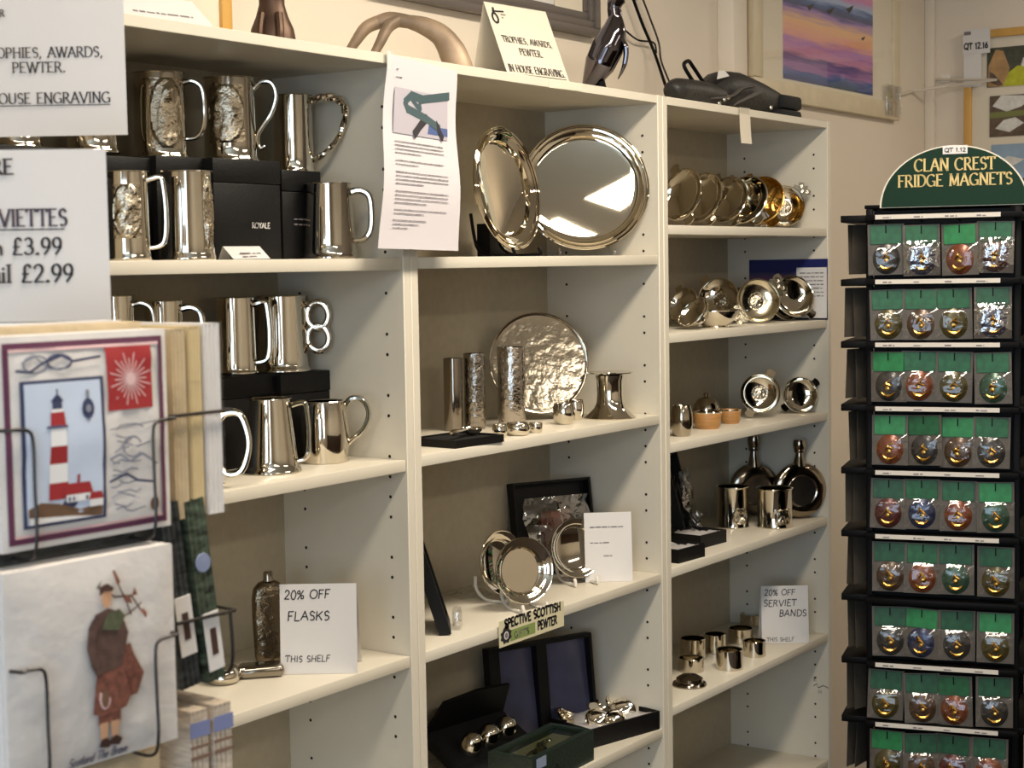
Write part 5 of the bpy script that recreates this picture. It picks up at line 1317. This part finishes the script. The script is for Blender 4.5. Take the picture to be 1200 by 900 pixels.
L1, L2, L3, L4 = (on_napkin(f, k) for k in (.0010, .0016, .0022, .0028))
mb = MB()
for x0, y0, x1, y1 in ((.03, .03, .965, .06), (.03, .94, .965, .968), (.03, .06, .06, .94), (.935, .06, .965, .94)): sub(mb, L1, x0, y0, x1, y1, PURP, 10)
for x0, y0, x1, y1 in ((.06, .06, .935, .072), (.06, .926, .935, .94)): sub(mb, L1, x0, y0, x1, y1, PINK, 10)
sub(mb, L1, .60, .615, .885, .925, RED, 8)                                     # compass square
cx, cy = .745, .765
for k in range(24):
    a_ = 2*math.pi*k/24; r_ = .13 if k % 2 else .10
    line(mb, L2, [(cx+.02*math.cos(a_), cy+.02*math.sin(a_)), (cx+r_*math.cos(a_), cy+r_*math.sin(a_)*1.0)], .006, PINK)
disc(mb, L2, cx, cy, .02, .02, PINK, 10)
line(mb, L2, arc(.2, .865, .07, .04, 0, 360, 18), .011, PGRY); line(mb, L2, arc(.33, .87, .065, .033, 0, 360, 16), .011, BLUE)
line(mb, L3, [(.09, .84), (.16, .83), (.24, .87), (.34, .9), (.4, .87), (.56, .885)], .012, BLUE); line(mb, L3, [(.12, .875), (.2, .9), (.27, .84), (.36, .84)], .009, PGRY)
sub(mb, L1, .105, .10, .575, .79, BLUE, 8); sub(mb, L2, .125, .115, .555, .775, LBLUE, 8)            # the lighthouse panel
for yy0, yy1, mm, w0, w1 in ((.22, .30, RED, .055, .052), (.30, .39, PWHT, .052, .048), (.39, .475, RED, .048, .045), (.475, .56, PWHT, .045, .041), (.56, .635, RED, .042, .038)):
    mb.poly([(.30-w0, yy0), (.30+w0, yy0), (.30+w1, yy1), (.30-w1, yy1)], L3, mm)
rect(mb, L4, .235, .56, .35, .573, BLUE); rect(mb, L3, .268, .635, .332, .65, PWHT); rect(mb, L3, .272, .65, .328, .685, BLUE); mb.poly([(.262, .685), (.338, .685), (.31, .715), (.29, .715)], L3, BLUE); rect(mb, L3, .296, .715, .304, .745, BLUE)
mb.poly([(.13, .118), (.55, .118), (.55, .18), (.42, .16), (.3, .2), (.2, .215), (.13, .19)], L3, PBRN); mb.poly([(.13, .118), (.5, .118), (.36, .135), (.13, .15)], L4, PWHT)
rect(mb, L4, .34, .2, .47, .235, PWHT); mb.poly([(.32, .235), (.49, .235), (.47, .29), (.35, .29)], L4, RED); rect(mb, L4, .47, .165, .55, .2, PWHT); mb.poly([(.46, .2), (.552, .2), (.54, .235), (.48, .235)], L4, RED); rect(mb, L4, .40, .29, .415, .33, RED)
for k in range(5): rect(mb, on_napkin(f, .0032), .35+k*.024, .205, .362+k*.024, .225, BLUE)
disc(mb, L3, .475, .64, .036, .05, BLUE, 12); rect(mb, L3, .465, .58, .485, .73, PGRY); disc(mb, L4, .475, .64, .016, .02, PGRY, 10)
rnd = random.Random(12)                                                        # the old map
for k in range(15):
    y = .13+k*.028; x = rnd.uniform(.6, .68); pts = [(x, y)]
    for _ in range(6): pts.append((pts[-1][0]+rnd.uniform(.02, .05), pts[-1][1]+rnd.uniform(-.02, .022)))
    line(mb, L1, pts[:rnd.randrange(3, 7)], .007, PGRY)
line(mb, L2, [(.6, .38), (.66, .4), (.72, .36), (.80, .39), (.9, .33)], .012, PGRY); line(mb, L2, [(.6, .27), (.7, .3), (.77, .26), (.88, .24)], .012, BLUE); line(mb, L2, arc(.74, .43, .06, .05, 20, 320, 10), .01, PGRY)
disc(mb, L2, .875, .13, .03, .035, PBRN, 12); line(mb, L2, [(.6, .525), (.9, .545)], .006, PGRY)
mb.build('printed_design', None, t)
ex, ey = Vector((math.cos(RW), math.sin(RW), 0)), Vector((-math.sin(RW), math.cos(RW), 0))
for k, (lb, mm) in enumerate((('cream pack of napkins directly behind the lighthouse pack', NTAN), ('rearmost cream pack in the upper rack pocket', NCREAM))):
    pack(pk1+ex*NS/2+ey*(.032+.027*k)+Vector((0, 0, .002)), lb, d_=.025, seed=20+k, m=mm, film=False, h_=NS+.004+.001*k)
# lower front pocket: the piper
pk2 = pD(14, 926, 1.285)
t, f = pack(pk2+ex*NS/2, 'white pack of napkins printed with a kilted piper, front of the lower rack pocket', seed=31, d_=.032)
L1, L2, L3, L4 = (on_napkin(f, k) for k in (.0028, .0033, .0038, .0043))
TART, TARD, SKIN, BRN = mat('print_tartan', (116, 70, 56), .7, vary=.4, scale=160), mat('print_dark_jacket', (82, 60, 52), .7, vary=.3, scale=120), mat('print_skin', (196, 150, 116), .7), mat('print_hair', (66, 42, 34), .7)
mb = MB()
mb.poly([(.50, .30), (.72, .30), (.755, .40), (.70, .50), (.68, .56), (.50, .54)], L1, TART)                 # plaid hanging behind
mb.poly([(.445, .255), (.50, .235), (.64, .255), (.67, .31), (.62, .48), (.47, .48)], L2, TART)              # kilt
mb.poly([(.43, .50), (.46, .44), (.62, .46), (.66, .62), (.63, .72), (.55, .755), (.47, .735), (.435, .66)], L3, TARD)   # jacket
mb.poly([(.455, .72), (.425, .68), (.41, .58), (.43, .50), (.475, .47), (.48, .52), (.46, .60), (.48, .68)], L4, TARD)   # arm
mb.poly([(.50, .66), (.60, .64), (.655, .70), (.62, .74), (.54, .73)], L4, mat('print_bag_green', (74, 78, 56), .7, vary=.3, scale=140))
disc(mb, L4, .545, .805, .032, .048, SKIN, 14); mb.poly([(.50, .82), (.505, .865), (.55, .875), (.585, .85), (.575, .835), (.53, .84)], on_napkin(f, .0047), BRN); mb.poly([(.49, .865), (.52, .895), (.50, .85)], L4, BRN)
disc(mb, L4, .455, .535, .014, .016, PWHT, 10); disc(mb, L3, .515, .325, .035, .06, PINK, 12); disc(mb, L4, .515, .32, .022, .045, PBRN, 12)
line(mb, L3, [(.52, .86), (.60, .80), (.70, .79), (.76, .70)], .009, BRN)
line(mb, L3, [(.60, .92), (.625, .84), (.67, .76), (.69, .70)], .009, BRN); mb.poly([(.59, .93), (.605, .93), (.63, .87), (.605, .86)], L4, TART); mb.poly([(.64, .81), (.69, .79), (.70, .75), (.655, .77)], L4, TART); mb.poly([(.745, .71), (.775, .665), (.79, .69), (.77, .715)], L4, TART)
line(mb, L3, [(.66, .70), (.71, .72), (.76, .745)], .007, BRN); mb.poly([(.70, .79), (.72, .83), (.735, .79)], L4, TART)
for x in (.51, .575):
    mb.poly([(x-.03, .19), (x+.03, .19), (x+.034, .265), (x-.034, .265)], L1, TART); mb.poly([(x-.016, .105), (x+.016, .105), (x+.026, .2), (x-.026, .2)], L2, SKIN)
    mb.poly([(x-.03, .085), (x+.03, .07), (x+.045, .10), (x+.01, .125), (x-.02, .12)], L3, BRN)
text(mb, L1, 'Scotland The Brave', .31, .022, .042, BLUE, thick=.14, style='plain', slant=.25, sp=.06, sx=.85); mb.build('printed_design', None, t)
TARTAN_D = mat('tartan_dark', (46, 50, 52), .35, vary=.8, scale=70, stretch=(1, 1, 3)); TARTAN_G = mat('tartan_green', (66, 76, 62), .35, vary=.8, scale=60, stretch=(1, 1, 3))
for k, mm in enumerate((TARTAN_D, NCREAM)):
    pack(pk2+ex*(NS/2-.012)+ey*(.034+.03*k)+Vector((0, 0, .006)), ['dark tartan pack of napkins behind the piper pack', 'cream pack of napkins at the back of the lower pocket'][k], d_=.027, seed=41+k, m=mm, film=False, h_=NS+.004)
pack(pk2+ex*(NS/2+.004)+ey*.03+Vector((0, 0, -NS-.012)), 'cream pack of napkins below the piper pack, only its top showing', d_=.03, seed=47, m=NTAN, film=True)
# stacks in the side pockets, seen on their edges
ts = 1.46
q0 = pD(205, 610, ts)
RS = RW+R(90)
for k, (mm, lb, dd) in enumerate(((NTAN, 'cream pack of napkins on edge, nearest the lighthouse pack in the side pocket', .02), (mat('napkin_buff', (206, 184, 138), .8, vary=.12, scale=25, bump=.3), 'buff pack of napkins on edge in the middle of the side pocket', .017), (NCREAM, 'white film-wrapped pack of napkins on edge, outermost in the upper side pocket', .022))):
    # the pack's face looks along +x; its edge faces the photographer
    xo = sum((.021, .018, .024)[:k])
    tt, f = pack(q0+ex*(xo+dd)+ey*(NS/2)+Vector((0, 0, .0)), lb, d_=dd, seed=51+k, m=mm, rz=RS, film=(k == 2), group='napkin packs on edge in the side pockets', h_=NS*(1.0+.01*k))
q1 = pD(213, 806, 1.47)
for k, (mm, lb) in enumerate(((TARTAN_D, 'dark tartan pack of napkins leaning on edge, inner one in the middle side pocket'), (TARTAN_G, 'green tartan pack of napkins leaning on edge, outer one in the middle side pocket'))):
    tt, f = pack(q1+ex*(.025+.030*k)+ey*(NS/2)+Vector((0, 0, .0)), lb, d_=.026, seed=61+k, m=mm, rz=RS, film=True, group='napkin packs on edge in the side pockets', h_=NS*1.0)
    tt.rotation_euler = (R(-7), 0, RS)
    # band with a label, on the edge that faces the room (local -x)
    mb = MB(); mb.bbox((-NS/2-.0022, .003, .03-.02*k), (-NS/2-.001, .022, .085-.02*k), .0004, PAPER, seg=1); o = mb.build('paper_label', None, tt); o['label'] = 'white paper label'
    mb = MB(); mb.box((-NS/2-.0028, .009, .045-.02*k), (-NS/2-.0023, .016, .07-.02*k), BRN); mb.build('printed_mark', None, o)
    if k == 1:
        mb = MB(); mb.lathe([(0, .0012), (.0085, .001), (.009, 0)], mat('round_sticker', (136, 146, 176), .4), M=T((-NS/2-.001, .013, .112)) @ Ry(-90), n=20); mb.build('round_sticker', None, tt)
q2 = pD(227, 1024, 1.47)
PLAID = mat('plaid_cream', (186, 170, 150), .7, vary=.25, scale=60, stretch=(1, 1, 5))
for k in range(2):
    tt, f = pack(q2+ex*(.024+.028*k)+ey*(NS/2), ['cream plaid pack of napkins, inner one in the lowest side pocket', 'cream plaid pack of napkins, outer one in the lowest side pocket'][k], d_=.024, seed=71+k, m=PLAID, rz=RS, film=False, group='napkin packs on edge in the side pockets', h_=NS*.86)
    mb = MB(); mb.box((-NS/2-.0014, .0005, NS*.72), (-NS/2-.0006, .0235, NS*.80), mat('plaid_blue', (120, 128, 168), .6)); mb.box((-NS/2-.0014, .0005, NS*.60), (-NS/2-.0006, .0235, NS*.62), mat('plaid_brown', (120, 96, 80), .6)); mb.box((-NS/2-.0014, .0005, NS*.66), (-NS/2-.0006, .0235, NS*.675), mat('plaid_brown', (120, 96, 80), .6)); mb.build('plaid_bands', None, tt)
# the wire rack itself
rk = thing('napkin_rack', 'grey wire rack of napkin packs with tiered pockets, near left', 'display rack', Vector((pk1.x+.03, pk1.y+.13, 0)), RW)
RI = (T(rk.location) @ Matrix.Rotation(RW, 4, 'Z')).inverted()
def wire(pts, rad=.0022, name='wire_pocket', n=5): 
    return MB().tube(spline([RI @ Vector(p) for p in pts], n), rad, WIRE, n=7).build(name, None, rk)
MB().tube([(.04, .17, 0.02), (.04, .17, 1.62)], .009, BLKM, n=12).build('pole', None, rk)
MB().lathe([(.2, 0), (.2, .012), (.03, .02), (.012, .05)], BLKM, M=T((.04, .17, 0)), n=36).build('base', None, rk)
def front_pocket(pk, hz_l, hz_r, xl_, xr2, zb_, back):
    f0 = -ey*.008
    for xo, hz, sgn in ((xl_, hz_l, -1), (xr2, hz_r, 1)):
        p0 = pk+ex*xo+f0
        wire([p0+Vector((0, 0, zb_-.002))+ey*.10, p0+Vector((0, 0, zb_-.004))+ey*.05, p0+Vector((0, 0, zb_-.004))+ey*.01, p0+Vector((0, 0, zb_+.012)), p0+Vector((0, 0, hz*.5)), p0+Vector((0, 0, hz-.012)), p0+ex*sgn*.004+Vector((0, 0, hz-.002)), p0+ex*sgn*.016+Vector((0, 0, hz)), p0+ex*sgn*.026+Vector((0, 0, hz))+ey*.006, p0+ex*sgn*.028+ey*.09+Vector((0, 0, hz))], .0015)
    wire([pk+ex*(xl_-.02)+ey*.1+Vector((0, 0, zb_-.004)), pk+ex*(xr2+.02)+ey*.1+Vector((0, 0, zb_-.004))], .002, n=1)
front_pocket(pk1, .098, .094, .025, NS-.025, -.004, .1)
front_pocket(pk2, .094, .094, .03, NS-.03, -.004, .1)
def side_pocket(q, z_, wdt, drop):
    a_ = q-ey*.004
    wire([a_+Vector((0, 0, z_))-ex*.006, a_+ex*wdt*.5+Vector((0, 0, z_)), a_+ex*(wdt-.006)+Vector((0, 0, z_)), a_+ex*wdt+ey*.01+Vector((0, 0, z_)), a_+ex*wdt+ey*.1+Vector((0, 0, z_))], .0016)
    if drop is None: return
    wire([a_+ex*wdt+ey*.008+Vector((0, 0, z_)), a_+ex*wdt+ey*.008+Vector((0, 0, drop+.01)), a_+ex*(wdt-.01)+ey*.03+Vector((0, 0, drop)), a_+ey*.06+Vector((0, 0, drop))], .0016)
side_pocket(q0, .094, .070, None); side_pocket(q1, .060, .064, -.004)
# two signs held above the rack
def sign(px_l, px_r, pt, pb, dep, label, rz, wfull):
    """card whose right edge and height are seen; it runs on past the left of the photograph"""
    pr_ = pD(px_r, pb, dep); s = dep/F_PX; h_ = (pb-pt)*s
    t = thing('sign_card', label, 'sign', pr_, rz)
    MB().grid(lambda u, v: Vector((-wfull*(1-u), .0012*math.sin(u*5), h_*v)), 10, 6, mat('sign_paper', (204, 197, 190), .65, vary=.02, scale=8)).build('card', None, t)
    return t, s, h_
F0 = flat_fn(.0022)
t, s, h_ = sign(0, 131, 176, 379, 1.50, 'lower white sign with napkin prices, standing above the napkin rack', FACE+R(5), .20)
def put(s_, xr_px, yb_px, hpx, **k):
    text(mb, F0, s_, (xr_px-131)*s*1.0, (379-yb_px)*s, hpx*s, k.pop('m', INK), align='r', **k)
mb = MB()
put('ARE', 25, 204, 17, thick=.2, thin=.09)
put('.', 6, 233, 14)
put('SERVIETTES', 84, 264, 19, thick=.17, thin=.07, sx=.80, m=mat('plum_ink', (64, 52, 66), .7))
put('Lunch \u00a33.99', 77, 297, 19, thick=.16, thin=.08, sx=.93)
put('Cocktail \u00a32.99', 89, 329, 20, thick=.16, thin=.08, sx=.93)
rect(mb, F0, -.20, (379-269)*s, (81-131)*s, (379-267.5)*s, INK)
mb.build('lettering', None, t)
MB().bbox((-.2, -.004, -.006), (.0, .006, .003), .001, PEWD).build('holder_channel', None, t)
MB().tube([(-.17, .004, .0), (-.17, .006, -.2)], .003, WIRE, n=8).build('holder_post', None, t)
t, s, h_ = sign(0, 150, -6, 158, 1.75, 'upper white sign about trophies, awards and engraving, above the price sign', FACE+R(0), .212)
mb = MB()
def put2(s_, xr_px, yb_px, hpx, **k): text(mb, F0, s_, (xr_px-150)*s, (158-yb_px)*s, hpx*s, INK, align='r', **k)
put2('EAR', 11, 19, 7.5, thick=.2, thin=.1)
put2('TROPHIES, AWARDS,', 124, 67, 11.5, thick=.15, thin=.06, sx=.96)
put2('PEWTER.', 80, 84, 11.5, thick=.15, thin=.06)
put2('IN HOUSE ENGRAVING', 131, 120, 12, thick=.15, thin=.06, sx=.95)
rect(mb, F0, -.212, (158-123)*s, (131-150)*s, (158-122)*s, INK)
mb.build('lettering', None, t)
MB().tube([(-.185, .004, .03), (-.185, .006, 0), (-.185, .006, -.55)], .003, WIRE, n=8).build('holder_post', None, t)
